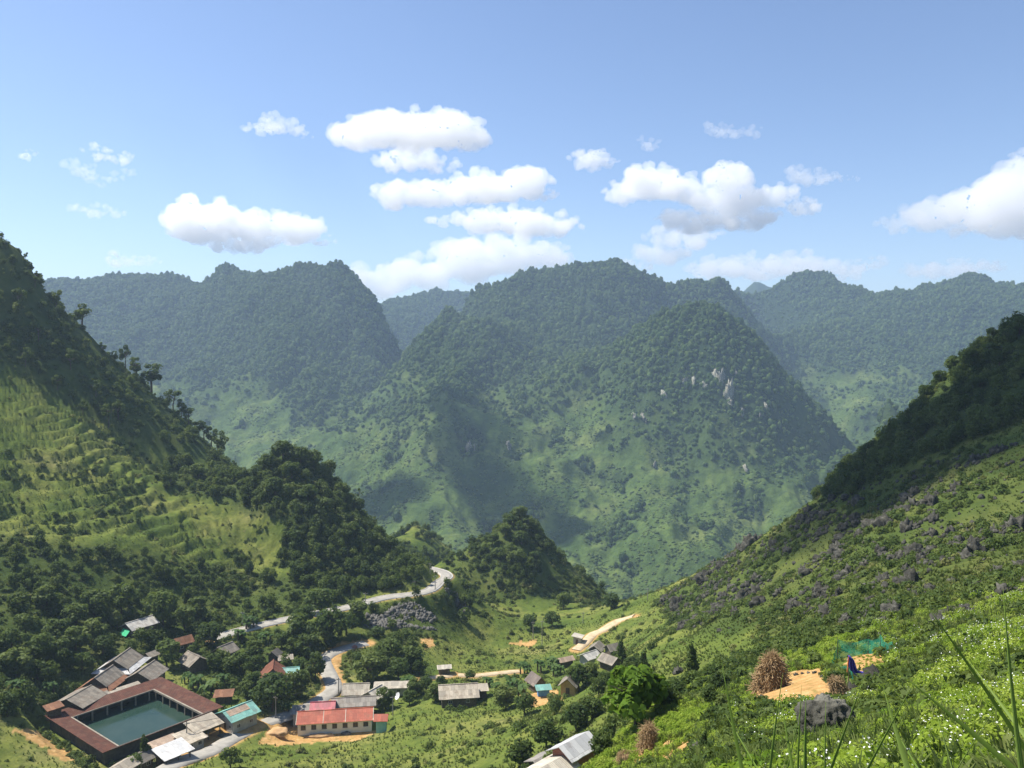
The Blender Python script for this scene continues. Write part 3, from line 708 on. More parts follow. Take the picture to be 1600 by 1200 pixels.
# woods and thickets on the slopes
r, x, y, z = gpts(52000, 150, 620, 31)
w, b = near_cover(x, y, z); u, q = pix(x, y, z)
wood = np.zeros(len(x))
for nm, val in (('ridge', .2), ('karst', .75), ('conebase', .12), ('bank', .08), ('shoulder', .5), ('cone', .6), ('rightwood', .75), ('leftbush', .16), ('gully', .1), ('garden', .05)): wood = np.maximum(wood, tract(nm, x, y, z) * val)
wood = np.maximum(wood, (y > 440) * 0.35)
wood *= np.clip(0.75 + 1.0 * nz(x, y, 25, 3.0), 0.12, 1.5)
k = (r.uniform(size=len(x)) < wood) & clear_of(x, y, 1.5) & (b < .3)
x1, y1, z1 = keep(k, x, y, z)
scatter('hillside_wood', np.c_[x1, y1, z1 - .3], r.uniform(1.0, 2.5, len(x1)), near_tree, 0.12, 5)
r, x, y, z = gpts(150000, 120, 520, 32)
w, b = near_cover(x, y, z)
pb = np.clip(w * 0.62 + 0.026, 0, .6) * np.clip(0.6 + 1.5 * nz(x, y, 14, 5.0), 0.03, 1.4)
pb *= np.where(tract('rockfield', x, y, z), .55, 1)
zr_ = h_raw(x, y); ph_ = (zr_ + fbm(x, y, 34, 4, 0.55, 8.0) * 3.0) / TSTEP; ph_ = ph_ - np.floor(ph_)
pb = np.where(terrace_mask(x, y) > 0, np.where((ph_ > .62) | (ph_ < .04), 1.5, .3) * np.clip(-.05 + 2.2 * nz(x, y, 24, 8.0, 4), .03, 1), pb)
u_, q_ = pix(x, y, z); rubble_ = inpoly([(560,968),(600,955),(640,940),(668,955),(695,978),(680,985),(625,982),(575,985)], u_, q_)
k = (r.uniform(size=len(x)) < np.where(rubble_, .04, pb)) & clear_of(x, y, .9) & (b < .3)
x1, y1, z1 = keep(k, x, y, z)
wl_ = np.concatenate([TL + TV * t_ - TU * r.uniform(.4, 2.4) for t_ in r.uniform(0, TS, 50)] + [TL + TV * (TS + r.uniform(.4, 1.6)) + TU * t_ for t_ in r.uniform(0, 9, 12)]).reshape(-1, 2)
x1, y1, z1 = np.r_[x1, wl_[:, 0]], np.r_[y1, wl_[:, 1]], np.r_[z1, h_full(wl_[:, 0], wl_[:, 1])]
scatter('undergrowth', np.c_[x1, y1, z1 - .1], np.where(terrace_mask(x1, y1) > 0, r.gamma(2.2, .28, len(x1)).clip(.2, 1.8), r.uniform(.5, 1.5, len(x1))), near_bush, 0.15, 6)
r, x, y, z = gpts(120000, 60, 480, 33)
w, b = near_cover(x, y, z)
pb = (0.12 + 0.45 * w) * np.clip(0.35 + 1.7 * nz(x, y, 17, 2.0), 0.0, 1.4)
k = (r.uniform(size=len(x)) < pb) & clear_of(x, y, .5) & (b < .25) & ~tract('ridge', x, y, z)
x1, y1, z1 = keep(k, x, y, z)
scatter('low_scrub', np.c_[x1, y1, z1 - .05], r.gamma(3, .15, len(x1)).clip(.15, 1.1) * np.clip(.6 + y1 / 400, .6, 1.3), near_scrub, 0.15, 7)
r, x, y, z = gpts(120000, 30, 330, 34, power=.62)
w, b = near_cover(x, y, z); k = clear_of(x, y, .3) & (b < .3) & (r.uniform(size=len(x)) < np.clip(.55 + nz(x, y, 12, 6.0), .1, 1))
x1, y1, z1 = keep(k, x, y, z)
scatter('meadow_grass', np.c_[x1, y1, z1], r.uniform(.18, .5, len(x1)), tufts, 0.2, 8)

# limestone outcrops on the right-hand slope
def crag(i, sub=3):
    v, f = lump(50 + i, sub, 0.75, 2.3, (1, .85, 1.1)); v[:, 2] *= np.where(v[:, 2] > 0, 1.15, .5)
    v += 0.17 * np.c_[noise3(v[:, 0] * 6, v[:, 1] * 6, v[:, 2] * 3 + i), noise3(v[:, 0] * 6 + 9, v[:, 1] * 6, v[:, 2] * 3 + i), 1.6 * noise3(v[:, 0] * 5 + 4, v[:, 1] * 5, v[:, 2] * 1.5 + i)]
    return v, f
CRAGS = []
for i in range(6):
    v_, f_ = crag(i); me = new_mesh('rock_outcrop', v_, f_); me.materials.append(M['rock']); CRAGS.append(me)
r, x, y, z = gpts(42000, 70, 420, 35, -10, 40)
den = tract('rockfield', x, y, z) * np.clip(.4 + 1.3 * nz(x, y, 14, 11.0, 4), 0.04, 1.2)
k = (r.uniform(size=len(x)) < den * .65) & clear_of(x, y, 1.0)
x1, y1, z1 = keep(k, x, y, z); s1 = (r.gamma(1.8, .2, len(x1)) + .18) * np.clip(.5 + y1 / 330, .5, 1.4)
o_ = np.argsort(-s1 / y1); big, rest = o_[:260], o_[260:]
for i in big:
    o = link('rock_outcrop', CRAGS[int(r.integers(6))]); o.location = (x1[i], y1[i], z1[i] - .1 * s1[i]); s = float(s1[i])
    o.scale = (s * r.uniform(.8, 1.3), s * r.uniform(.8, 1.2), s * r.uniform(.7, 1.25)); o.rotation_euler = (r.normal() * .2, r.normal() * .2, r.uniform(0, 6.28))
    tag(o, 'one of the jagged dark grey limestone outcrops jutting from the scrubby right slope', 'rock', 'limestone outcrops on the right slope')
crag_lib = libset('crag_lib')
for i in range(4): v_, f_ = crag(20 + i, 2); lib('crag', v_, f_, M['rock'], crag_lib)
scatter('scattered_rubble', np.c_[x1[rest], y1[rest], z1[rest]], s1[rest] * .8, crag_lib, 0.25, 9)
# blocks tipped down the bank below the road
rub_lib = libset('rubble_lib')
for i in range(4): v_, f_ = crag(30 + i, 1); lib('block', v_, f_, M['rubble'], rub_lib)
r, x, y, z = gpts(60000, 255, 345, 36, -16, -1, 1.0)
u, q = pix(x, y, z); a = inpoly([(560,968),(600,955),(640,940),(668,955),(695,978),(680,985),(625,982),(575,985)], u, q) | inpoly([(692,918),(705,922),(735,955),(722,958)], u, q)
k = a & (r.uniform(size=len(x)) < np.clip(.8 + 1.2 * nz(x, y, 9, 1.0), 0, 1)); x1, y1, z1 = keep(k, x, y, z)
scatter('rubble', np.c_[x1, y1, z1], r.gamma(1.6, .22, len(x1)).clip(.12, 1.1), rub_lib, 0.4, 10)

# ---------------------------------------------------------------- single trees
def limbs(h, rng, n=5, spread=.3, t0=.35):
    parts = [tube([(0, 0, -.6), (rng.normal() * .02 * h, rng.normal() * .02 * h, h * .3), (rng.normal() * .04 * h, rng.normal() * .04 * h, h * .72)], [h * .035, h * .026, h * .012], 7)]
    for i in range(n):
        a = rng.uniform(0, 6.28); z0 = h * rng.uniform(t0, .65); L = h * spread * rng.uniform(.7, 1.2)
        parts.append(tube([(0, 0, z0), (math.cos(a) * L * .5, math.sin(a) * L * .5, z0 + L * .35), (math.cos(a) * L, math.sin(a) * L, z0 + L * .6)], [h * .014, h * .009, h * .004], 5))
    return join(parts)
TREE = {}
def tree_kind(kind, n, mk):
    TREE[kind] = [mk(i) for i in range(n)]
def mk_round(mat, n=1100, leaf=.06, flat=.9):
    def f(i):
        rng = np.random.default_rng(200 + i); L = []
        for j in range(15):
            d = rng.normal(size=3); d /= np.linalg.norm(d); L.append((d[0] * .27, d[1] * .27, .56 + d[2] * .23 * flat, rng.uniform(.11, .21)))
        c = new_mesh('crown', *crown_arrays(n, L, leaf, i, .12, .25)); c.materials.append(M[mat])
        t = new_mesh('trunk', *limbs(1.0, rng)); t.materials.append(M['bark']); return c, t
    return f
def mk_tall(i):
    rng = np.random.default_rng(300 + i); L = []
    for j in range(9):
        a = rng.uniform(0, 6.28); z_ = rng.uniform(.5, .98); q = .27 * (1.15 - abs(z_ - .75)); L.append((math.cos(a) * q * rng.uniform(.3, 1), math.sin(a) * q * rng.uniform(.3, 1), z_, rng.uniform(.07, .13)))
    c = new_mesh('crown', *crown_arrays(650, L, .05, i, .12, .1)); c.materials.append(M['tree'])
    t = new_mesh('trunk', *limbs(1.0, rng, 9, .3, .45)); t.materials.append(M['bark']); return c, t
def mk_slim(i):
    rng = np.random.default_rng(400 + i); L = [(rng.normal() * .03, rng.normal() * .03, .22 + .09 * j, .17 * (1.12 - j / 9)) for j in range(9)]
    c = new_mesh('crown', *crown_arrays(900, L, .05, i, .15, .0)); c.materials.append(M['tree'])
    t = new_mesh('trunk', *limbs(1.0, rng, 3, .12)); t.materials.append(M['bark']); return c, t
def arch_leaf(base, az, L, w, lift, droop, segs=6, fold=.15):
    """one long leaf arching out from its base, folded along the midrib"""
    v = []; d = np.array((math.cos(az), math.sin(az), 0)); s = np.array((-math.sin(az), math.cos(az), 0))
    for i in range(segs + 1):
        t = i / segs; p = np.array(base) + d * L * t * (1 - .25 * droop * t) + np.array((0, 0, L * (lift * t - droop * t * t)))
        ww = w * (math.sin(math.pi * min(1, .08 + t * .92)) ** .6 if t < 1 else 0.02)
        v += [p - s * ww + np.array((0, 0, fold * ww)), p, p + s * ww + np.array((0, 0, fold * ww))]
    f = []
    for i in range(segs): f += [(3 * i, 3 * i + 1, 3 * i + 4, 3 * i + 3), (3 * i + 1, 3 * i + 2, 3 * i + 5, 3 * i + 4)]
    return np.array(v), np.array(f)
def mk_banana(i):
    rng = np.random.default_rng(500 + i); lv, st = [], []
    for sx, sy, h in ((0, 0, .5), (.22, .1, .42), (-.16, .2, .38), (.05, -.24, .34))[:3 + i % 2]:
        st.append(tube([(sx, sy, -.2), (sx, sy, h * .6), (sx, sy, h)], [.05, .042, .03], 6))
        for j in range(8): lv.append(arch_leaf((sx, sy, h), j * .785 + rng.uniform(-.3, .3), rng.uniform(.34, .5), .075, rng.uniform(.7, 1.4), rng.uniform(.7, 1.5)))
    c = new_mesh('leaves', *join(lv)); c.materials.append(M['banana']); t = new_mesh('stem', *join(st)); t.materials.append(M['bark']); return c, t
def mk_bare(i):
    rng = np.random.default_rng(600 + i); t = new_mesh('trunk', *join([tube([(0, 0, -.2), (.03, 0, .5), (-.02, .02, 1)], [.022, .016, .006], 6)] + [tube([(0, 0, q), (math.cos(a) * l * .6, math.sin(a) * l * .6, q + l * .4), (math.cos(a) * l, math.sin(a) * l, q + l * .8)], [.009, .006, .003], 4) for q, a, l in ((.5, .4, .2), (.62, 3.3, .22), (.7, 1.5, .16), (.78, 5, .17), (.86, 2.6, .12))]))
    t.materials.append(M['bark']); c = new_mesh('crown', *crown_arrays(90, [(.15, 0, .72, .08), (-.17, 0, .85, .08), (0, .02, .98, .07), (.1, .1, .6, .06)], .04, 9)); c.materials.append(M['tree']); return c, t
tree_kind('round', 4, mk_round('tree')); tree_kind('green', 3, mk_round('tree_light', 1000, .07, 1.3)); tree_kind('tall', 4, mk_tall); tree_kind('slim', 2, mk_slim)
tree_kind('banana', 3, mk_banana); tree_kind('bare', 1, mk_bare)
_tn = {'banana': 'banana_plant', 'bare': 'bare_tree', 'slim': 'slim_tree', 'tall': 'hillside_tree'}
def tree(kind, px, py, hpx, label, group=None, wide=1.0, hgt=None, cat='tree'):
    """a tree whose crown is centred on a pixel and whose height spans hpx pixels"""
    g = ground_hit(px, py + hpx * .45, h_full)
    if g is None or (g[1] > 480 and kind in ('tall', 'round') and not 600 < px < 760):   # nothing near behind it: it stands on the skyline
        D_ = np.geomspace(120, 520, 400); p_ = at(px, py, 1.0); zz_ = h_full(p_[0] * D_, D_); k_ = int(np.argmax(zz_ / D_)); g = np.array((p_[0] * D_[k_], D_[k_], zz_[k_]))
    h = hpx * g[1] / F; rr = random.random
    c, t = random.choice(TREE[kind]); e = bpy.data.objects.new(_tn.get(kind, 'tree'), None); C.collection.objects.link(e); e.location = g; e.rotation_euler = (0, 0, rr() * 6.28)
    e.scale = (h * wide * (.9 + .2 * rr()), h * wide * (.9 + .2 * rr()), h); tag(e, label, 'banana plant' if kind == 'banana' else cat, group)
    link('leaves' if kind == 'banana' else 'crown', c, None, e); link('stem' if kind == 'banana' else 'trunk', t, None, e)
    return e
for a in [
 ('round',263,1022,50,'big round dark green tree among the tiled houses above the reservoir',None,1.15),
 ('slim',227,1172,50,'dark conical tree in front of the lower corner of the reservoir',None,1.1),
 ('round',208,1192,32,'pale bushy tree left at the foot of the dark conical tree',None,1.2),
 ('round',425,1083,62,'largest dark tree between the sea-green roofed house and the school',None,1.2),
 ('green',462,1068,44,'green tree right of the largest dark tree, near the road',None,1.1),
 ('green',492,1042,46,'green tree at the inner side of the road bend',None,.9),
 ('round',360,1184,38,'lone round tree on the meadow below the lane by the white bundle',None,1.15),
 ('round',500,938,46,'greyish bushy tree hiding part of the road under the wooded hill',None,1.3),
 ('round',520,975,58,'dense dark tree below the gap in the road',None,1.2),
 ('green',470,985,52,'olive tree on the bank just under the road gap',None,1.2),
 ('round',330,990,44,'dense tree between the small red roof and the start of the road',None,1.2),
 ('round',190,935,60,'tall dark tree above the green tarpaulin house, left one of two',None,1.0),
 ('round',252,950,66,'tall dark tree above the green tarpaulin house, right one of two',None,.9),
 ('green',184,968,34,'small bright tree just left of the green tarpaulin house',None,.9),
 ('green',602,1091,36,'small tree with a bare trunk right of the school roofs',None,1.0),
 ('round',880,938,30,'single round dark tree casting a shadow at the foot of the cone hill',None,1.15),
 ('round',829,971,27,'rounded bush-like tree in the meadow below the cone hill',None,1.3),
 ('round',862,968,26,'rounded tree right of the bush-like tree below the cone hill',None,1.3),
 ('round',955,940,28,'dark tree at the mouth of the valley beyond the dirt track',None,1.3),
 ('slim',970,1018,46,'slim dark tree standing in front of the roofs below the dirt track',None,.9),
 ('slim',1006,1034,44,'slim tree right of the roofs below the dirt track',None,1.0),
 ('slim',1080,1030,60,'dark slender tree alone on the scrubby slope left of the straw stack',None,.9),
 ('round',905,1058,46,'dark tree beside the open orange-brown porch',None,1.1),
 ('round',855,1150,54,'dark rounded tree left of the brick house',None,1.1),
 ('green',812,1178,46,'bushy tree at the lower edge left of the cream roof',None,1.2),
 ('green',940,1165,44,'leafy tree hanging over the white metal roof of the brick house',None,1.1),
 ('green',575,1046,48,'leafy tree in the thicket right of the road, nearest the road',None,1.2),
 ('round',606,1020,46,'darker tree in the thicket right of the road, farther from the road',None,1.2),
 ('bare',561,738,36,'nearly bare thin tree on the right shoulder of the wooded hill',None,1.0),
 ('round',443,702,34,'dark tree crowning the very top of the wooded hill above the road',None,1.2),
 ('tall',128,474,36,'flat-topped tree leaning out from the left ridge against the far mountain',None,1.3),
 ('tall',88,468,26,'small tree on the left ridge just above the flat-topped leaning tree',None,1.0),
 ('tall',195,532,38,'thin leaning tree on the left ridge with a small tufted crown',None,.8),
 ('tall',213,552,36,'tree beside the thin leaning one on the left ridge',None,1.0),
 ('tall',236,570,44,'broad-crowned tree lowest of the three grouped on the left ridge',None,1.3),
 ('slim',1100,1160,40,'young tree on the slope above the bare lower-edge earth',None,1.1),
]: tree(*a)
for px, py, h in [(388,968,30),(372,988,30),(415,992,26),(310,1062,32),(330,1070,34),(295,1055,26),(345,1058,30),(800,1066,34),(775,1072,34),(760,1062,26),(818,1076,30),(840,1036,32),(860,1032,30),(868,1043,30),(820,1040,28),(20,1068,34),(40,1085,30),(75,1070,30),(640,1062,28),(450,1103,22)]:
    tree('banana', px, py, h, 'banana plant with long arching leaves growing between the village houses', 'banana plants in the village', 1.1)
for px, py, h in [(60,1012,52),(28,1038,50),(95,1022,46),(60,1050,40),(12,1100,44),(120,1000,44),(150,985,40),(20,1000,44),(40,975,40),(90,985,42),(120,960,40),(150,945,46),(30,945,38),(75,935,42),(290,965,40),(310,950,36),(160,1010,34),(130,1035,34)]:
    tree(random.choice(('round', 'green')), px, py, h, 'bushy tree in the thickets on the slope left of and above the village roofs', 'trees on the slope left of the village', 1.15)
for px, py, h in [(395,1040,34),(375,1032,34),(400,1015,32),(360,1040,30),(385,1078,28),(440,1000,30),(418,1072,28),(455,1010,26),(480,1010,40),(510,990,34),(540,975,40),(560,955,36),(475,960,36),(395,1062,30),(470,1040,30),(335,1035,30),(520,1005,20)]:
    tree(random.choice(('round', 'green')), px, py, h, 'leafy tree among the houses between the reservoir and the road', 'trees among the village houses', 1.15)
for px, py, h in [(640,1028,40),(590,1040,40),(622,1046,36),(655,1040,30),(560,1030,26),(650,1075,30),(665,1068,28),(680,1082,30),(640,1090,26),(735,1055,20),(690,1065,22),(790,1090,40),(820,1100,36),(935,1072,30),(918,1052,34),(945,1062,30),(900,1122,46),(870,1104,26),(925,1105,40),(960,1085,30),(980,1050,36),(1040,1085,40),(1060,1078,36),(1110,1085,34),(1125,1065,36),(1130,1100,30),(990,1040,30),(865,1095,26)]:
    tree(random.choice(('round', 'green')), px, py, h, 'bushy tree in the belt between the school and the right-hand slope', 'trees between the school and the right slope', 1.15)
for px, py, h in [(270,604,40),(283,612,36),(294,622,34),(318,642,36),(330,655,36),(340,664,44),(346,672,40),(310,632,30),(58,425,16),(40,400,14),(55,440,24),(160,545,20),(365,708,16),(30,470,40),(60,520,36),(110,565,34),(150,610,34),(170,650,40),(185,645,36),(90,600,30),(40,560,36),(130,640,30)]:
    tree('tall', px, py, h * .82, 'tall open-crowned tree on the shaded left ridge', 'trees along the left ridge', 1.0)
for px, py, h in [(470,712,30),(490,716,32),(512,728,30),(420,722,28),(455,735,34),(535,765,26),(480,770,32),(430,760,32),(505,790,30),(400,738,24),(560,790,24),(590,832,24),(610,850,24),(540,830,28),(460,840,28),(380,745,24),(350,745,24),(310,735,26)]:
    tree('round', px, py, h, 'dark bushy tree covering the wooded hill above the road', 'trees on the wooded hill above the road', 1.2)
for px, py, h in [(812,800,22),(800,812,22),(826,815,22),(838,830,20),(790,828,22),(815,840,24),(770,842,20),(850,850,20),(780,865,22),(810,870,24),(835,870,22)]:
    tree('round', px, py, h, 'dark bushy tree on the crown of the small cone hill', 'trees on the cone hill', 1.25)
for px, py, h in [(1592,508,34),(1575,525,26),(1545,548,28),(1520,556,30),(1490,570,28),(1470,590,26),(1448,612,26),(1430,640,24),(1412,665,24),(1385,690,22),(1560,560,26),(1500,610,26),(1365,708,20),(1530,600,26),(1340,728,18),(1480,640,24)]:
    tree('round', px, py, h, 'dark tree in the wood along the right-hand crest', 'trees along the right crest', 1.15)
# ---------------------------------------------------------------- building materials
def roofing(name, base, alt, stain, wave=1.2, rough=0.8, spec=0.2, metal=0.0, amt=.5, depth=.06):
    """sheets or tiles laid in courses down the slope, weathered in patches"""
    t = NT(name); n = t.noise(0.9, 6, 0.65, t.obj()); n2 = t.noise(5.5, 4, 0.6, t.obj()); oi = t.n('ShaderNodeObjectInfo')
    c = t.ramp(n, [(0.35, base), (0.65, alt)]); c = t.mix(t.math('MULTIPLY', t.ramp(n2, [(0.5, (0,0,0)), (0.68, (1,1,1))]), amt), c, stain)
    c = t.mix(t.math('MULTIPLY', oi.outputs['Random'], .25), c, tuple(.6 * q for q in base))
    br = t.n('ShaderNodeTexBrick'); br.inputs['Scale'].default_value = 1.0; br.inputs['Brick Width'].default_value = 1.0; br.inputs['Row Height'].default_value = 1.7; br.inputs['Mortar Size'].default_value = .025; br.inputs['Color1'].default_value = (.72,.72,.72,1); br.inputs['Color2'].default_value = (1.12,1.1,1.06,1); br.inputs['Mortar'].default_value = (.55,.52,.5,1)
    t.l(t.obj(), br.inputs['Vector']); c = t.mix(1.0, c, br.outputs[0], 'MULTIPLY')
    c = t.mix(t.math('MULTIPLY', t.ramp(t.noise(.55, 5, .7, t.obj()), [(.52, (0,0,0)), (.66, (1,1,1))]), .45), c, (.16,.1,.065))
    w = t.n('ShaderNodeTexWave'); w.bands_direction = 'X'; w.inputs['Scale'].default_value = wave; w.inputs['Distortion'].default_value = .2; t.l(t.obj(), w.inputs['Vector'])
    c = t.mix(t.math('MULTIPLY', t.math('SUBTRACT', 1.0, w.outputs['Fac']), .22), c, stain)
    t.col(c); t.rough(rough, spec); t.b.inputs['Metallic'].default_value = metal; t.bump(w.outputs['Fac'], .6, depth); return t.m
RF = dict(
 tile=roofing('grey_roof_tiles', (.25,.22,.18), (.36,.32,.26), (.13,.115,.095)), tan=roofing('tan_fibre_sheet', (.42,.37,.29), (.53,.47,.38), (.26,.22,.17)),
 tantile=roofing('tan_roof_tiles', (.42,.38,.31), (.52,.47,.38), (.3,.27,.22)), rust=roofing('rusty_sheet', (.24,.11,.06), (.36,.19,.11), (.14,.07,.045)), rusttan=roofing('rust_tan_sheet', (.42,.32,.24), (.52,.42,.33), (.3,.17,.1)),
 white=roofing('white_metal_sheet', (.58,.58,.57), (.68,.68,.67), (.44,.44,.43), 1.6, .5, .3, 0, .3), pale=roofing('pale_metal_sheet', (.48,.46,.42), (.6,.58,.53), (.36,.33,.28), 1.6, .55, .4),
 redbrown=roofing('red_brown_tiles', (.2,.075,.045), (.28,.11,.065), (.12,.05,.035)), teal=roofing('sea_green_metal', (.13,.38,.32), (.2,.47,.4), (.3,.42,.37), 1.6, .5, .4, 0, .3),
 dark=roofing('dark_thatch_sheet', (.15,.14,.12), (.22,.2,.17), (.09,.085,.075)), greybrown=roofing('grey_brown_tiles', (.2,.165,.145), (.28,.235,.2), (.12,.1,.09)), crimson=roofing('crimson_metal', (.36,.06,.08), (.45,.09,.11), (.3,.06,.07), 1.4, .5, .4, 0, .3),
 red=roofing('red_metal', (.42,.1,.06), (.52,.16,.1), (.34,.11,.07), 1.4, .6, .2, 0, .35), greysheet=roofing('grey_fibre_sheet', (.3,.28,.245), (.37,.345,.3), (.22,.2,.175)), cream=roofing('cream_fibre_sheet', (.58,.53,.43), (.68,.63,.53), (.42,.37,.3)),
 tank=roofing('rusty_red_roof', (.1,.036,.022), (.145,.054,.032), (.062,.032,.024), .9, .75, .2, 0, .6, .1))
WL = dict(timber=plain('weathered_planks', (.07,.055,.04), (.17,.14,.105), 2.5, .9, .4), plaster=plain('grey_plaster', (.33,.31,.28), (.5,.48,.43), 1.0, .9, .2), open=plain('dark_posts', (.09,.075,.06), (.16,.13,.1), 2.0),
 ochre=plain('ochre_wall', (.42,.26,.1), (.58,.38,.17), 1.2), tealwall=plain('blue_green_wall', (.2,.42,.42), (.3,.54,.52), 1.2), bluewall=plain('blue_sheet', (.06,.2,.46), (.12,.3,.58), 1.0), white=plain('white_plaster', (.66,.65,.6), (.78,.77,.72), .9, .85, .15))
def brickmat():
    t = NT('red_brick'); b = t.n('ShaderNodeTexBrick'); b.inputs['Scale'].default_value = 4.0; b.inputs['Color1'].default_value = (.3,.1,.065,1); b.inputs['Color2'].default_value = (.38,.15,.1,1); b.inputs['Mortar'].default_value = (.32,.27,.24,1)
    mp = t.n('ShaderNodeMapping'); mp.inputs['Rotation'].default_value = (math.pi / 2, 0, 0); t.l(t.obj(), mp.inputs[0]); t.l(mp.outputs[0], b.inputs['Vector']); t.col(b.outputs[0]); t.rough(.9, .1); t.bump(b.outputs['Fac'], -.3, .02); return t.m
WL['brick'] = brickmat()
M['black'] = plain('dark_interior', (.012,.012,.012), (.03,.028,.025), 1.0, .9, 0)
M['frame'] = plain('window_frame_paint', (.5,.48,.44), (.62,.6,.55), 2, .7, 0)
M['door'] = plain('old_wood_door', (.09,.06,.04), (.16,.11,.07), 3, .8, .2)
M['tarp'] = plain('green_tarpaulin', (.02,.38,.16), (.04,.5,.22), 1.5, .5, .3, .3)
def glassmat():
    t = NT('dark_window_glass'); t.col((.03,.035,.04)); t.rough(.15, .5); return t.m
M['glass'] = glassmat()

# ---------------------------------------------------------------- building shapes
class MB:
    """collects simple solids into one mesh"""
    def __init__(s): s.v = []; s.f = []; s.n = 0
    def add(s, v, f):
        s.v += [tuple(q) for q in v]; s.f += [tuple(i + s.n for i in q) for q in f]; s.n += len(v); return s
    def box(s, x0, x1, y0, y1, z0, z1):
        return s.add([(x0,y0,z0),(x1,y0,z0),(x1,y1,z0),(x0,y1,z0),(x0,y0,z1),(x1,y0,z1),(x1,y1,z1),(x0,y1,z1)], [(3,2,1,0),(4,5,6,7),(0,1,5,4),(1,2,6,5),(2,3,7,6),(3,0,4,7)])
    def slab(s, q, th):
        """a thick sheet: corner loop q, thickened downward"""
        n = len(q); lo = [(a, b, c - th) for a, b, c in q]
        return s.add(list(q) + lo, [tuple(range(n)), tuple(range(2 * n - 1, n - 1, -1))] + [(i, i + n, (i + 1) % n + n, (i + 1) % n) for i in range(n)])
    def build(s, name, mat, parent=None):
        me = bpy.data.meshes.new(name); me.from_pydata(s.v, [], s.f); me.update(); return link(name, me, mat, parent)
def empty(name, loc, rz, label=None, cat=None, group=None):
    o = bpy.data.objects.new(name, None); C.collection.objects.link(o); o.location = loc; o.rotation_euler = (0, 0, rz); o.empty_display_size = .5
    return tag(o, label, cat, group)
def sag(n, rng, a): return [rng.normal() * a for _ in range(n)]
def window(par, x, y, z, w, h, face):
    """a framed window with its pane; face: outward axis and sign, set 3 cm proud of the wall"""
    ax, sg = face; f = MB(); p = MB(); t = .07
    def bx(m, a0, a1, z0, z1, d0, d1):
        d0, d1 = sorted((sg * d0, sg * d1))
        if ax == 'y': m.box(x + a0, x + a1, y + d0, y + d1, z0, z1)
        else: m.box(x + d0, x + d1, y + a0, y + a1, z0, z1)
    for a0, a1, z0, z1 in ((-w/2, w/2, z - h/2, z - h/2 + t), (-w/2, w/2, z + h/2 - t, z + h/2), (-w/2, -w/2 + t, z - h/2 + t, z + h/2 - t), (w/2 - t, w/2, z - h/2 + t, z + h/2 - t), (-t/3, t/3, z - h/2 + t, z + h/2 - t)): bx(f, a0, a1, z0, z1, -.05, .05)
    bx(p, -w/2 + t, w/2 - t, z - h/2 + t, z + h/2 - t, -.04, .015)
    fo = f.build('window', M['frame'], par); p.build('pane', M['glass'], fo); return fo
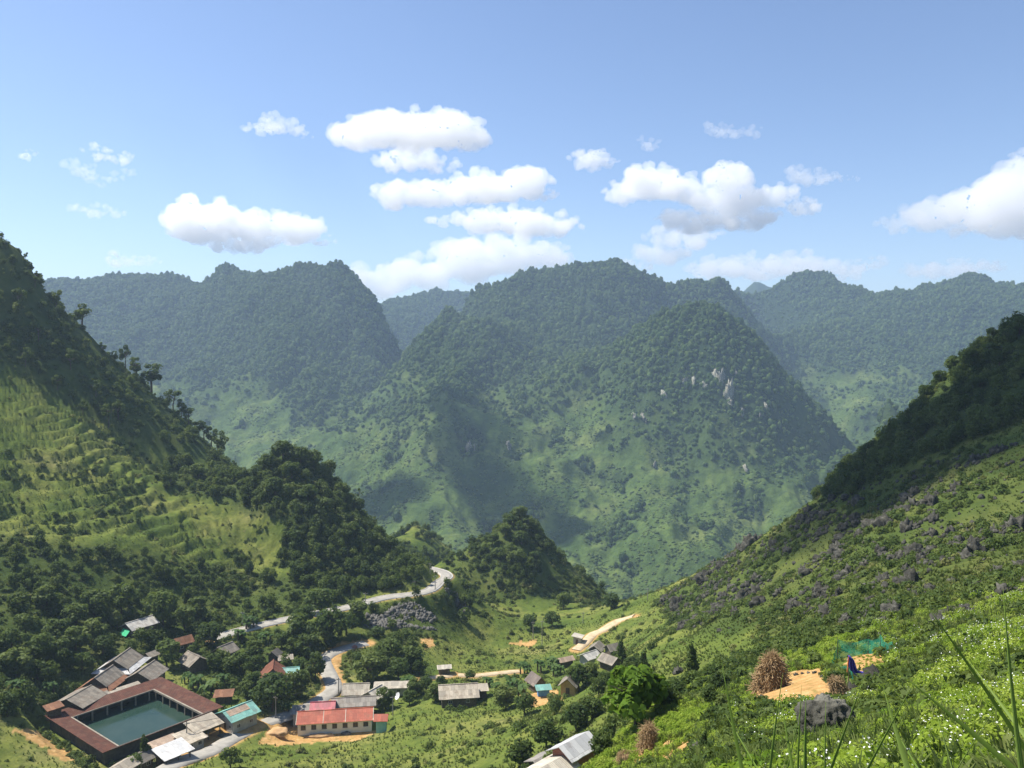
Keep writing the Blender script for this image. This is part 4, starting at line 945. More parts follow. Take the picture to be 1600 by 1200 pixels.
def house(hs, g, rng):
    label, cat, _, L, W, H, rise, rot, rf, wl, ex = hs
    nm = {'house': 'village_house', 'shed': 'shed', 'hut': 'hut', 'stall': 'market_stall', 'outhouse': 'outhouse', 'school block': 'school_block'}[cat]
    e = empty(nm, (g[0], g[1], g[2]), R(rot), label, cat); l, w = L / 2, W / 2; oh = .55 if W > 4 else .35; mono = ex.get('mono')
    il, iw = l - .25, w - .25
    if wl == 'open':
        for sx in (-il, 0, il):
            for sy in (-iw, iw): MB().box(sx - .09, sx + .09, sy - .09, sy + .09, -.6, H + (rise if sy > 0 and mono else 0) - .12).build('post', WL['open'], e)
        MB().box(-il, il, iw - .12, iw - .02, -.6, H * .85).build('back_wall', WL['timber'], e)
    else:
        m = MB(); top = H - .02
        if mono:
            v = [(-il,-iw,-1),(il,-iw,-1),(il,iw,-1),(-il,iw,-1),(-il,-iw,top),(il,-iw,top),(il,iw,top+rise),(-il,iw,top+rise)]
            m.add(v, [(3,2,1,0),(4,5,6,7),(0,1,5,4),(1,2,6,5),(2,3,7,6),(3,0,4,7)])
        else:
            v = [(-il,-iw,-1),(il,-iw,-1),(il,iw,-1),(-il,iw,-1),(-il,-iw,top),(il,-iw,top),(il,iw,top),(-il,iw,top),(-il,0,top+rise*.94),(il,0,top+rise*.94)]
            m.add(v, [(3,2,1,0),(0,1,5,4),(2,3,7,6),(1,2,6,9,5),(3,0,4,8,7),(4,5,9,8),(7,8,9,6)])
        m.build('wall', WL[wl], e)
    r = MB(); th = .1; nseg = 6
    def bent(q0, q1, q2, q3):
        """a slope split along its length, each joint a little out of true"""
        d = [0] + sag(nseg - 1, rng, .035) + [0]
        for i in range(nseg):
            a, b = i / nseg, (i + 1) / nseg; L_ = lambda p, q, t: tuple(p[k] + (q[k] - p[k]) * t for k in range(3))
            A, B, Cc, D_ = L_(q0, q1, a), L_(q0, q1, b), L_(q3, q2, b), L_(q3, q2, a)
            A = (A[0], A[1], A[2] + d[i]); B = (B[0], B[1], B[2] + d[i + 1]); r.slab([A, B, Cc, D_], th)
    if mono:
        s = rise / W; bent((-l-oh, -w-oh, H - s*oh + .1), (l+oh, -w-oh, H - s*oh + .1), (l+oh, w+oh, H+rise+s*oh+.1), (-l-oh, w+oh, H+rise+s*oh+.1))
    else:
        s = rise / w; zz = H - s * oh + .1; zr = H + rise + .1
        bent((-l-oh, -w-oh, zz), (l+oh, -w-oh, zz), (l+oh, 0, zr), (-l-oh, 0, zr)); bent((l+oh, w+oh, zz), (-l-oh, w+oh, zz), (-l-oh, 0, zr), (l+oh, 0, zr))
    ro = r.build('roof', RF[rf], e)
    if not mono and W > 4.2:
        MB().box(-l-oh, l+oh, -.16, .16, zr - .02, zr + .09).build('ridge_cap', RF[rf], ro)
    if 'skirt' in ex:                          # lower eaves round the gable and the right side
        k = MB(); zt, zb = H - .3, H - 1.05; o = 2.1
        ix, iy = l - .2, w - .2
        k.slab([(-l-o, -w-o, zb), (l+o, -w-o, zb), (ix+oh, -w-oh+.1, zt), (-ix, -w-oh+.1, zt)], .07); k.slab([(-l-o, w+o, zb), (-l-o, -w-o, zb), (-ix, -iy, zt+.1), (-ix, iy, zt+.1)], .07)
        k.slab([(l+o, w+o, zb), (-l-o, w+o, zb), (-ix, w+oh-.1, zt), (ix+oh, w+oh-.1, zt)], .07)
        k.build('lower_eaves', RF[ex['skirt']], e)
    if 'tarp' in ex:
        MB().slab([(-l - 1.6, -1.8, .7), (-l - 1.6, 1.6, .8), (-l - .1, 1.7, 2.3), (-l - .1, -1.9, 2.2)], .04).build('tarpaulin', M['tarp'], e)
    if 'patch' in ex:
        s = rise / w; MB().slab([(-l + .3, -w * .62, H + rise * .38 + .16), (l - 1.4, -w * .62, H + rise * .38 + .16), (l - 1.4, -.4, H + rise * (1 - .4 / w) + .16), (-l + .3, -.4, H + rise * (1 - .4 / w) + .16)], .04).build('roof_patch', RF['rusttan'], e)
    if wl != 'open' and H > 2.3:
        d = MB().box(-il - .05, -il + .05, -.45, .45, -.1, 1.95).build('door', M['door'] if wl != 'tealwall' else M['black'], e)
        MB().box(-il - .09, -il - .05, .28, .36, .92, 1.0).build('handle', M['black'], d)
        if L > 4.5:
            for sx in (-L * .24, L * .24): window(e, sx, -iw, 1.5, 1.0, .9, ('y', -1))
        if W > 5: window(e, -il, -W * .3, 1.5, .8, .8, ('x', -1))
    return e
rng = np.random.default_rng(77)
for hs, g in zip(HOUSES, SITE): house(hs, g, rng)

# ---------------------------------------------------------------- the school
sc = empty('school_building', (SCH[0], SCH[1] + .2, SCH[2]), SCH_A, 'long white school building with a salmon red metal roof and seven front windows', 'school')
sl_, sw_, sh_ = 9.3, 6.2, 3.3
m = MB(); nw = 7; xs = [-7.9 + i * 2.62 for i in range(nw)]; ww, wz0, wz1 = 1.25, 1.35, 2.65
edges = [-sl_] + sum([[x_ - ww / 2, x_ + ww / 2] for x_ in xs], []) + [sl_]
for i in range(len(edges) - 1):
    if i % 2 == 0: m.box(edges[i], edges[i + 1], 0, .25, -1, sh_)
    else: m.box(edges[i], edges[i + 1], 0, .25, -1, wz0); m.box(edges[i], edges[i + 1], 0, .25, wz1, sh_)
m.box(-sl_, -sl_ + .25, .25, sw_, -1, sh_); m.box(sl_ - .25, sl_, .25, sw_, -1, sh_); m.box(-sl_ + .25, sl_ - .25, sw_ - .25, sw_, -1, sh_)
m.box(-sl_ + .25, sl_ - .25, .9, .95, -.5, sh_ - .1)
m.add([(-sl_, 0, sh_), (-sl_, sw_, sh_), (-sl_, sw_/2, sh_ + 1.5), (-sl_+.2, 0, sh_), (-sl_+.2, sw_, sh_), (-sl_+.2, sw_/2, sh_ + 1.5)], [(0,2,1),(3,4,5),(0,3,5,2),(1,2,5,4)])
m.add([(sl_-.2, 0, sh_), (sl_-.2, sw_, sh_), (sl_-.2, sw_/2, sh_ + 1.5), (sl_, 0, sh_), (sl_, sw_, sh_), (sl_, sw_/2, sh_ + 1.5)], [(0,2,1),(3,4,5),(0,3,5,2),(1,2,5,4)])
m.build('wall', WL['white'], sc)
for x_ in xs:
    f = MB(); t = .08
    f.box(x_-ww/2, x_+ww/2, .1, .17, wz0, wz0+t); f.box(x_-ww/2, x_+ww/2, .1, .17, wz1-t, wz1); f.box(x_-ww/2, x_-ww/2+t, .1, .17, wz0+t, wz1-t); f.box(x_+ww/2-t, x_+ww/2, .1, .17, wz0+t, wz1-t); f.box(x_-.04, x_+.04, .1, .17, wz0+t, wz1-t)
    fo = f.build('window', M['door'], sc); MB().box(x_-ww/2+t, x_+ww/2-t, .125, .145, wz0+t, wz1-t).build('pane', M['glass'], fo); MB().box(x_-ww/2-.06, x_+ww/2+.06, -.09, -.003, wz0-.1, wz0-.01).build('sill', WL['white'], fo)
r = MB(); oh = .6; zc = sh_ + 1.7; s_ = 1.5 / (sw_/2)
r.slab([(-sl_-.45, -oh, sh_-s_*oh+.16), (sl_+.45, -oh, sh_-s_*oh+.16), (sl_+.45, sw_/2, zc), (-sl_-.45, sw_/2, zc)], .07); r.slab([(sl_+.45, sw_+oh, sh_-s_*oh+.16), (-sl_-.45, sw_+oh, sh_-s_*oh+.16), (-sl_-.45, sw_/2, zc), (sl_+.45, sw_/2, zc)], .07)
ro = r.build('roof', RF['red'], sc)
for x_ in (-sl_-.47, -3.0, 2.6, sl_+.35):
    q = MB(); q.slab([(x_, -oh, sh_-s_*oh+.2), (x_+.14, -oh, sh_-s_*oh+.2), (x_+.14, sw_/2, zc+.04), (x_, sw_/2, zc+.04)], .05); q.build('roof_seam', RF['cream'], ro)
MB().box(-sl_-.45, sl_+.45, sw_/2-.14, sw_/2+.14, zc+.002, zc+.07).build('ridge_cap', RF['red'], ro)
# clutter in front of the school: sheets, sacks and spoil
def heap(name, px, py, w, d, h, mat, label, cat, seed, rot=0.0):
    g = ground_hit(px, py, h_full); v_, f_ = lump(seed, 3, .3, 2.2, (w / 2, d / 2, h)); v_[:, 2] = np.where(v_[:, 2] < 0, v_[:, 2] * .3, v_[:, 2])
    o = link(name, new_mesh(name, v_, f_), mat); o.location = g; o.rotation_euler = (0, 0, rot); return tag(o, label, cat)
M['sack'] = plain('white_plastic', (.66,.66,.66), (.78,.78,.78), 1.2, .5, .4, .3); M['lilac'] = plain('lilac_cloth', (.42,.3,.5), (.62,.5,.68), 2.0, .8, .3)
M['earth'] = plain('orange_earth', (.4,.24,.11), (.56,.36,.19), 1.0, .95, .5); M['blue'] = plain('blue_plastic', (.03,.12,.5), (.06,.2,.62), 1.2, .5, .3, .3)
heap('tarpaulin_bundle', 373, 1137, 2.6, 2.0, 1.7, M['sack'], 'white plastic-covered bundle at the roadside beside the sea-green roofed house', 'bundle', 3)
heap('covered_pile', 478, 1140, 3.0, 1.2, .8, M['sack'], 'white sheet-covered pile at the left end of the school front', 'pile', 4)
heap('covered_pile', 503, 1139, 2.2, 1.1, .8, M['sack'], 'white sheet-covered pile under the third school window', 'pile', 5)
heap('cloth_pile', 530, 1139, 2.3, 1.4, 1.5, M['lilac'], 'lilac striped cloth heaped in front of the middle of the school', 'cloth pile', 6)
heap('sand_pile', 515, 1142, 2.6, 1.6, .8, M['dirt'], 'yellow sand pile between the white covers and the lilac cloth', 'sand pile', 7)
heap('earth_mound', 500, 1151, 7.0, 1.6, .7, M['earth'], 'long low mound of orange earth along the school yard edge', 'earth mound', 8, .14)
heap('earth_mound', 432, 1145, 6.0, 4.5, 1.0, M['earth'], 'broad orange earth mound left of the school', 'earth mound', 9)
heap('stone_pile', 541, 1147, 2.6, 1.4, .7, M['rubble'], 'pale pink-grey stone pile right of the lilac cloth', 'stone pile', 10)
heap('stone_pile', 352, 1150, 3.4, 1.8, .7, M['rubble'], 'grey stone pile on the yard beside the open tan shed', 'stone pile', 11)
heap('blue_bundle', 648, 1077, 1.3, 1.0, 1.1, M['blue'], 'blue plastic bundle among the bushes right of the school', 'bundle', 12)
heap('stone_block', 554, 1013, 1.8, 1.3, 1.1, WL['brick'], 'reddish brown block standing on the pale ground at the top of the lane', 'block', 13)

# ---------------------------------------------------------------- the reservoir
tk = empty('water_reservoir', (TL[0], TL[1], TZ), TA, 'square reservoir of green water under a rusty red roof running round its rim', 'reservoir')
S = TS                                  # local x runs along TU, local -y along TV
WD = dict(l=4.6, f=4.4, n=4.3, r=1.7); zo, zi = 3.5, 2.75
def wing(q): m = MB(); m.slab(q, .12); return m.build('roof', RF['tank'], tk)
a0, a1, b0, b1 = WD['n'], S - WD['f'], WD['l'], S - WD['r']
wing([(0, 0, zo), (a0, -b0, zi), (a1, -b0, zi), (S, 0, zo)]); wing([(S, 0, zo), (a1, -b0, zi), (a1, -b1, zi), (S, -S, zo)])
wing([(0, -S, zo), (a0, -b1, zi), (a0, -b0, zi), (0, 0, zo)]); wing([(S, -S, zo), (a1, -b1, zi), (a0, -b1, zi), (0, -S, zo)])
M['tankwall'] = plain('shaded_block_wall', (.045,.04,.035), (.11,.1,.085), .6, .95, .3)  # mottled block wall, its colour darkened to carry the shadow under the eaves
m = MB(); q = .35
i_ = .95; m.box(i_, S - i_, -i_ - q, -i_, -3, zo - .42); m.box(S - i_ - q, S - i_, -S + i_, -i_ - q, -3, zo - .42); m.box(i_, i_ + q, -S + i_, -i_ - q, -3, zo - .42); m.box(i_ + q, S - i_ - q, -S + i_, -S + i_ + q, -3, zo - .42)
m.build('wall', M['tankwall'], tk)
M['coping'] = plain('stained_coping', (.2,.17,.13), (.34,.3,.24), .8, .9, .2)
m = MB()                                # pale coping along the inner eaves
m.box(a0 + .002, a0 + .32, -b1, -b0, zi - .3, zi + .08); m.box(a1 - .4, a1 - .002, -b1, -b0, zi - .42, zi + .06); m.box(a0 + .452, a1 - .402, -b1, -b1 + .2, zi - .25, zi + .05); m.box(a0 + .452, a1 - .402, -b0 - .2, -b0, zi - .3, zi + .03)
m.build('coping', M['coping'], tk)
def post(x_, y_, w=.32): MB().box(x_ - w / 2, x_ + w / 2, y_ - w / 2, y_ + w / 2, -.6, zi - .32).build('column', M['coping'], tk)
for i in range(6): post(a0 + 1.5 + i * (a1 - a0 - 3) / 5, -b0 - .12)
for i in range(7):
    yy_ = -b0 - 1.2 - i * (b1 - b0 - 2.4) / 6; post(a1 - .2, yy_, .26)
    MB().add([(a1 - .15, yy_ - .1, zi - .45), (a1 - .15, yy_ + .1, zi - .45), (a1 + 2.6, yy_ + .1, 1.0), (a1 + 2.6, yy_ - .1, 1.0), (a1 - .15, yy_ - .1, zi - .62), (a1 - .15, yy_ + .1, zi - .62), (a1 + 2.6, yy_ + .1, .8), (a1 + 2.6, yy_ - .1, .8)], [(0,3,2,1),(4,5,6,7),(0,1,5,4),(1,2,6,5),(2,3,7,6),(3,0,4,7)]).build('brace', M['coping'], tk)
m = MB(); m.box(a0 + .1, a0 + .45, -b1, -b0, -2, zi - .31); m.box(a0 + .46, a1, -b1, -b1 + .3, -2, zi - .27); m.build('parapet', M['tankwall'], tk)
wt = NT('reservoir_water'); wt.col(wt.ramp(wt.noise(.12, 4, .6), [(.35, (.02,.045,.034)), (.65, (.035,.06,.046))])); wt.rough(.12, .2); wt.bump(wt.noise(1.3, 3), .05, .05)
m = MB(); m.add([(.7, -S + .7, .15), (S - .7, -S + .7, .15), (S - .7, -.7, .15), (.7, -.7, .15)], [(0, 1, 2, 3)])
wo_ = m.build('water', wt.m); wo_.location = tk.location; wo_.rotation_euler = tk.rotation_euler; tag(wo_, kind='structure')

# ---------------------------------------------------------------- utility poles, one cable
M['pole'] = plain('weathered_pole', (.2,.19,.17), (.36,.34,.31), 2.0)
def pole(px, py, hpx, label, arm=True):
    g = ground_hit(px, py, h_full); h = hpx * g[1] / F; e = empty('utility_pole', g, random.uniform(-.6, .6), label, 'utility pole')
    v_, f_ = tube([(0, 0, -.5), (0, 0, h * .5), (.04, 0, h)], [.16, .14, .11], 8); link('shaft', new_mesh('shaft', v_, f_), M['pole'], e)
    if arm: MB().box(-.75, .75, -.08, .08, h - .55, h - .4).build('crossarm', M['pole'], e)
    return g + np.array((0, 0, h - .3))
POLES = [pole(*a) for a in [(379,977,22,'pole at the start of the road, left of the road gap'),(459,992,22,'pole in front of the trees under the road gap'),(571,941,16,'pole at the edge of the road below the wooded hill'),(647,927,20,'pole on the outer edge of the road before the bend'),(680,922,24,'pole on the outside of the road bend'),(672,897,18,'pole past the road bend beside the hidden stretch'),(529,1086,28,'dark pole at the lane just above the school roofs'),(431,1122,36,'tall pole standing by the lane under the largest dark tree'),(292,1166,40,'pole rising in front of the tan-roofed shed by the lane'),(614,1118,32,'thin pole in the bushes right of the school'),(710,1094,28,'pole in front of the lone grey-roofed house'),(833,1000,30,'thin pole in the meadow, left one of three'),(847,1012,44,'tallest thin pole in the meadow, in the middle of three'),(911,974,18,'thin pole beside the meadow near the end of the dirt track'),(1012,938,20,'pale thin pole on the crest at the valley mouth')]]
M['cable'] = plain('black_cable', (.02,.02,.02), (.05,.05,.05), 1.0, .6, 0)
def cable(a, b, sagm, label):
    a, b = np.array(a), np.array(b); pts = [a * (1 - t) + b * t - np.array((0, 0, sagm * 4 * t * (1 - t))) for t in np.linspace(0, 1, 13)]
    v_, f_ = tube([q - pts[0] for q in pts], [.045] * 13, 4); o = link('power_cable', new_mesh('power_cable', v_, f_), M['cable']); o.location = pts[0]; tag(o, label, 'cable')
cable(POLES[2], POLES[3], 1.0, 'cable sagging between the two poles on the road below the wooded hill'); cable(POLES[3], POLES[4], .6, 'cable running to the pole on the outside of the road bend'); cable(POLES[0], POLES[1], 1.2, 'cable between the two poles beside the road gap'); cable(POLES[6], POLES[7], .9, 'cable along the lane from the dark pole to the tall pole'); cable(POLES[7], POLES[8], 1.2, 'cable from the tall lane pole to the pole by the tan-roofed shed')
_a = ground_hit(-30, 832, h_full); _b = ground_hit(135, 945, h_full); cable(_a + (0, 0, 9), _b + (0, 0, 7), 2.0, 'pale cable crossing the bushes on the left slope at the picture edge')
# ---------------------------------------------------------------- satellite dish
g = ground_hit(624, 1098, h_full); e = empty('satellite_dish', g, 2.2, 'white satellite dish on a short stand right of the school', 'satellite dish')
bm = bmesh.new(); bmesh.ops.create_cone(bm, segments=20, radius1=.15, radius2=1.0, depth=.35, cap_ends=False, matrix=Matrix.Translation((0, .5, 2.0)) @ Matrix.Rotation(R(-60), 4, 'X')); bmesh.ops.create_circle(bm, segments=20, radius=.15, cap_ends=True, matrix=Matrix.Translation((0, .35, 1.91)) @ Matrix.Rotation(R(-60), 4, 'X'))
me = bpy.data.meshes.new('dish'); bm.to_mesh(me); bm.free(); link('dish', me, M['sack'], e); v_, f_ = tube([(0, .4, -.2), (0, .4, 1.9)], [.06, .05], 6); link('stand', new_mesh('stand', v_, f_), M['pole'], e)
# ---------------------------------------------------------------- foreground: herbs, flowers, rock, straw, netting
herbs, flowers, bigleaf = libset('herbs'), libset('flowers'), libset('bigleaf')
def herb(i):
    v, f = crown_arrays(190, [(0, 0, .25, .5), (.35, .1, .2, .4), (-.3, .25, .22, .4), (.05, -.35, .2, .4)], .125, 700 + i, .3, .4); return v, f
quad_lib(herbs, 5, herb, M['herb'])
def lib2(coll, i, v0, f0, m0, v1, f1, m1):
    me = new_mesh('plant', np.concatenate([v0, v1]), np.concatenate([f0, f1 + len(v0)])); me.materials.append(m0); me.materials.append(m1)
    me.polygons.foreach_set('material_index', np.r_[np.zeros(len(f0), np.int32), np.ones(len(f1), np.int32)]); o = bpy.data.objects.new('plant', me); coll.objects.link(o)
for i in range(5):
    rng = np.random.default_rng(800 + i); n = 9; p = np.c_[rng.uniform(-.55, .55, (n, 2)), rng.uniform(.5, .85, n)]
    pv, pf = leaf_quads(p, np.c_[rng.normal(size=(n, 2)) * .5, np.ones(n)], .05 * rng.uniform(.6, 1.4, n), rng, .1, 1.2)
    hv_, hf_ = crown_arrays(170, [(0, 0, .3, .5), (.3, .2, .35, .35), (-.3, -.1, .3, .4)], .1, 820 + i, .3, .4); lib2(flowers, i, hv_, hf_, M['herb'], pv, pf, M['petal'])
quad_lib(bigleaf, 4, lambda i: crown_arrays(46, [(0, 0, .2, .5), (.4, 0, .15, .4), (-.3, .3, .15, .4)], .3, 850 + i, .2, .9), M['bright'])
bg_ = ground_hit(1289, 1160, h_full); BOULDER = (bg_[0], bg_[1], bg_[2], 38 * bg_[1] / F)
NOGO = dict(straws=[(1300,1040),(1312,1020),(1345,1020),(1350,1060),(1340,1098),(1318,1098)], stack=[(1172,1085),(1180,1020),(1232,1020),(1240,1085)], clearing=BARE['clearing'], netplot=BARE['netplot'])
def fg(n, D0, D1, seed, p=.65, a0=-2, a1=42):
    r, x, y, z = gpts(n, D0, D1, seed, a0, a1, p); ok = np.ones(len(x), bool)
    for k in NOGO: ok &= ~tract(k, x, y, z, NOGO)
    ok &= np.hypot(x - BOULDER[0], y - BOULDER[1] + .3) > BOULDER[3] * 1.0
    w, b = near_cover(x, y, z); ok &= (r.uniform(size=len(x)) > b * .8); ok &= clear_of(x, y, .4)
    return r, x[ok], y[ok], z[ok]
r, x, y, z = fg(34000, 4.5, 95, 41); k = np.clip(.55 + nz(x, y, 5, 3.0), .05, 1) > r.uniform(size=len(x)); x, y, z = keep(k, x, y, z)
k = y >= 17; scatter('ground_cover', np.c_[x, y, z - .03][k], r.uniform(.22, .5, k.sum()) * np.clip(.6 + y[k] / 60, .7, 1.7), herbs, .25, 41)
k = y < 17; fine = libset('fine_herbs')
quad_lib(fine, 4, lambda i: crown_arrays(520, [(0, 0, .25, .5), (.35, .1, .2, .4), (-.3, .25, .22, .4), (.05, -.35, .2, .4)], .075, 760 + i, .3, .4), M['herb'])
scatter('leafy_ground_cover', np.c_[x, y, z - .03][k], r.uniform(.22, .42, k.sum()), fine, .25, 46)
r, x, y, z = fg(9500, 6, 95, 42); u, q = pix(x, y, z); k = r.uniform(size=len(x)) < np.clip(-.1 + 1.6 * nz(x, y, 9, 9.0, 4) + ss(1300, 1500, u) * ss(30, 20, abs(y - 38) * .6) * .3, .0, .8) * ss(1120, 1350, u); x, y, z = keep(k, x, y, z)
scatter('flowering_weeds', np.c_[x, y, z], r.uniform(.4, .8, len(x)) * np.clip(.45 + y / 45, .5, 1.6), flowers, .2, 42)
r, x, y, z = fg(9000, 5, 60, 43); k = r.uniform(size=len(x)) < np.clip(.1 + 1.3 * nz(x, y, 6, 14.0), 0, .8); x, y, z = keep(k, x, y, z)
k = y > 15; x, y, z = keep(k, x, y, z)
scatter('broad_leaves', np.c_[x, y, z], r.uniform(.25, .5, len(x)), bigleaf, .25, 43)
r, x, y, z = fg(26000, 5, 120, 44, .65, -4, 42); k = r.uniform(size=len(x)) < np.clip(.3 + nz(x, y, 8, 21.0), .05, .9); x, y, z = keep(k, x, y, z)
scatter('slope_grass', np.c_[x, y, z], r.uniform(.25, .6, len(x)) * np.clip(.6 + y / 90, .6, 1.5), tufts, .25, 44)
r, x, y, z = fg(9000, 26, 130, 45, .7, -6, 42); k = r.uniform(size=len(x)) < np.clip(.2 + 1.2 * nz(x, y, 13, 4.4), 0, .75); x, y, z = keep(k, x, y, z)
scatter('slope_bushes', np.c_[x, y, z - .1], r.uniform(.4, 1.0, len(x)) * np.clip(.6 + y / 120, .6, 1.4), near_bush, .2, 45)

# the boulder
v_, f_ = lump(91, 5, .22, 1.3, (1.0, .9, .98))
for fr, am in ((2.5, .13), (6, .075), (14, .035)):
    n_ = np.abs(noise3(v_[:, 0] * fr, v_[:, 1] * fr, v_[:, 2] * fr)); v_ = v_ * (1 + am * (1 - 2.2 * n_))[:, None]
g = np.array(BOULDER[:3]); s = BOULDER[3]; o = link('boulder', new_mesh('boulder', v_ * s, f_), M['boulder']); o.location = g + np.array((0, 0, s * .8)); tag(o, 'big creased dark grey boulder lying in the green herbs below the tan clearing', 'boulder')
for px, py, w, lb in [(1366,1068,30,'dark squat rock beside the blue cloth and the green net'),(1246,1000,0,''),(1332,1085,22,'dark rock at the lower end of the leaning straw'),(1466,980,24,'dark rock on the upper right slope above the flowers'),(1090,1178,20,'small dark rock in the weeds at the lower edge, left of the tall blades'),(1060,1052,14,'small grey rock on the slope behind the bright broad-leaved tree')]:
    if not w: continue
    g = ground_hit(px, py, h_full); s = w * g[1] / F * .62; o = link('rock', CRAGS[int(w) % 6]); o.location = g; o.scale = (s, s, s * .9); o.rotation_euler = (0, 0, px); tag(o, lb, 'rock')
# straw stacks: bundles of dry stalks heaped and leaning
def straw(px, py, wpx, hpx, label, lean=0.0, n=900, seed=0, top=.24, name='straw_stack'):
    g = ground_hit(px, py, h_full); k = g[1] / F; W, H = wpx * k, hpx * k; rng = np.random.default_rng(seed); parts = []
    for i in range(n):
        t = rng.uniform() ** .8; a = rng.uniform(0, 6.28); rad = W / 2 * ((1 - t) + top * t) * math.sqrt(rng.uniform(.35, 1)); b = np.array((math.cos(a) * rad + lean * t * W, math.sin(a) * rad * .8, t * H * .92))
        d = np.array((-math.cos(a) * .35 + rng.normal() * .35 + lean, -math.sin(a) * .35 + rng.normal() * .35, rng.normal() * .35 + .35)); d /= np.linalg.norm(d); L = H * rng.uniform(.25, .55)
        parts.append(tube([b - d * L * .5, b + d * L * .1 + rng.normal(size=3) * .04, b + d * L * .5], [.02 * W / 2.4, .018 * W / 2.4, .008], 3))
    for i in range(9):
        a = rng.uniform(0, 6.28); b = np.array((math.cos(a) * W * .25, math.sin(a) * W * .2, H * .35)); parts.append(tube([b, b * np.array((.3, .3, 1)) + np.array((rng.normal() * .3, 0, H * rng.uniform(.6, .8)))], [.025, .015], 4))
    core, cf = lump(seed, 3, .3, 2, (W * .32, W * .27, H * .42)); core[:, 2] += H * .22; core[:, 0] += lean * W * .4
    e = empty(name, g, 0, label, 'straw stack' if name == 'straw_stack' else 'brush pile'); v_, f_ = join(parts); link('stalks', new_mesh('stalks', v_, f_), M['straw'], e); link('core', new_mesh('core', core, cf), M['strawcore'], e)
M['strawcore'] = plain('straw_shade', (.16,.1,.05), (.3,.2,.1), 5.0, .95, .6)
straw(1204, 1080, 62, 60, 'tall upright stack of brown straw at the left corner of the tan clearing', 0.05, 1700, 1)
straw(1317, 1090, 42, 34, 'low slumped heap of pale straw along the right edge of the tan clearing', -.35, 800, 2)
straw(1012, 1174, 34, 46, 'tangled brown brush pile under the bright broad-leaved tree', .05, 700, 3, .5, 'brush_pile')
straw(978, 1190, 40, 16, 'low heap of dead brown stems left of the tangled brush pile', .0, 400, 4, .6, 'brush_pile')
# broad-leaved bright tree
e_ = None
rng = np.random.default_rng(95); L = [(rng.uniform(-.42, .42), rng.uniform(-.35, .35), rng.uniform(.42, .95), rng.uniform(.1, .2)) for _ in range(16)]
g = ground_hit(990, 1140, h_full); h = 100 * g[1] / F; e_ = empty('broadleaf_tree', g, 0, 'bright green broad-leaved tree standing above the brush pile', 'tree'); e_.scale = (h,) * 3
v_, f_ = crown_arrays(900, L, .1, 96, .1, .5); link('crown', new_mesh('crown', v_, f_), M['bright'], e_); v_, f_ = limbs(1.0, rng, 8, .4, .25); link('trunk', new_mesh('trunk', v_, f_), M['bark'], e_)
# green netting round a seed plot
nt = NT('green_netting'); nt.col((.015,.25,.17)); nt.rough(.6, .2)
tb = nt.n('ShaderNodeBsdfTransparent'); mx = nt.n('ShaderNodeMixShader'); gn = nt.noise(2.0, 3, .6, nt.obj()); nt.l(nt.ramp(gn, [(.35, (.3,.3,.3)), (.65, (.7,.7,.7))]), mx.inputs[0]); nt.l(tb.outputs[0], mx.inputs[1]); nt.l(nt.b.outputs[0], mx.inputs[2]); nt.l(mx.outputs[0], nt.out.inputs['Surface'])
np_ = [ground_hit(*q, h_full) for q in ((1333,1066),(1300,1040),(1308,1030),(1356,1022),(1375,1020),(1394,1024),(1402,1030))]
hh = [0.6, 0.5, 2.0, 1.5, 1.8, 1.2, .5]
e = empty('net_fence', np_[2], 0, 'sagging green net fence round the small seed plot', 'net fence'); v_ = []; f_ = []; ns = 10; no = 7
P0 = np.array(np_); allp = []
for i in range(len(P0) - 1):
    for j in range(ns):
        t = j / ns; b = P0[i] * (1 - t) + P0[i + 1] * t; b[2] = gz_at(b[0], b[1]); H_ = (hh[i] * (1 - t) + hh[i + 1] * t) * (1 - .22 * math.sin(math.pi * t)); allp.append((b, H_))
for i, (b, H_) in enumerate(allp):
    for k in range(no): v_.append(b - np_[2] + np.array((.07 * math.sin(i * 1.7 + k), .09 * math.sin(i * .9 + k * 1.3), H_ * k / (no - 1))))
f_ = [(i * no + k, (i + 1) * no + k, (i + 1) * no + k + 1, i * no + k + 1) for i in range(len(allp) - 1) for k in range(no - 1)]
me = new_mesh('netting', v_, f_); smooth(me); link('netting', me, nt.m, e)
for i in (2, 3, 4, 5):
    b = np_[i] - np_[2]; v2, f2 = tube([b - (0, 0, .3), b + np.array((.03, 0, hh[i] * .8)), b + np.array((.02, .02, hh[i] * (1.1 if i != 4 else 1.5)))], [.035, .03, .02], 6); link('post', new_mesh('post', v2, f2), M['bark'], e)
# the blue cloth hung on a stake
g = ground_hit(1329, 1070, h_full); k = 1.12 * g[1] / F; e = empty('blue_cloth', g, 0, 'violet-blue cloth with an orange edge hung on a stake beside the straw heap', 'cloth')
prof = [(-3, 39, 2), (0, 34, 5), (1, 27, 7), (4, 18, 8), (10, 10, 13), (16, 6, 15), (19, 1, 12)]; v_ = []; f_ = []; nn = 9
for i, (cx, cz, hw) in enumerate(prof):
    for j in range(nn):
        t = j / (nn - 1) * 2 - 1; v_.append(((cx + hw * t * .6) * k, (math.sin(j * 1.9 + i * 1.3) * 3.2 - hw * .2 * t) * k, (cz + hw * .45 * (t * t) * (i > 3) + 3) * k))
f_ = [(i * nn + j, i * nn + j + 1, (i + 1) * nn + j + 1, (i + 1) * nn + j) for i in range(len(prof) - 1) for j in range(nn - 1)]
M['violet'] = plain('violet_blue_cloth', (.07,.06,.36), (.13,.12,.52), 4, .7, .2); M['orange'] = plain('orange_cloth', (.6,.16,.06), (.7,.22,.09), 4, .7, .1)
me = new_mesh('cloth', v_, f_); smooth(me); o = link('cloth', me, M['violet'], e); sd = o.modifiers.new('t', 'SOLIDIFY'); sd.thickness = .02
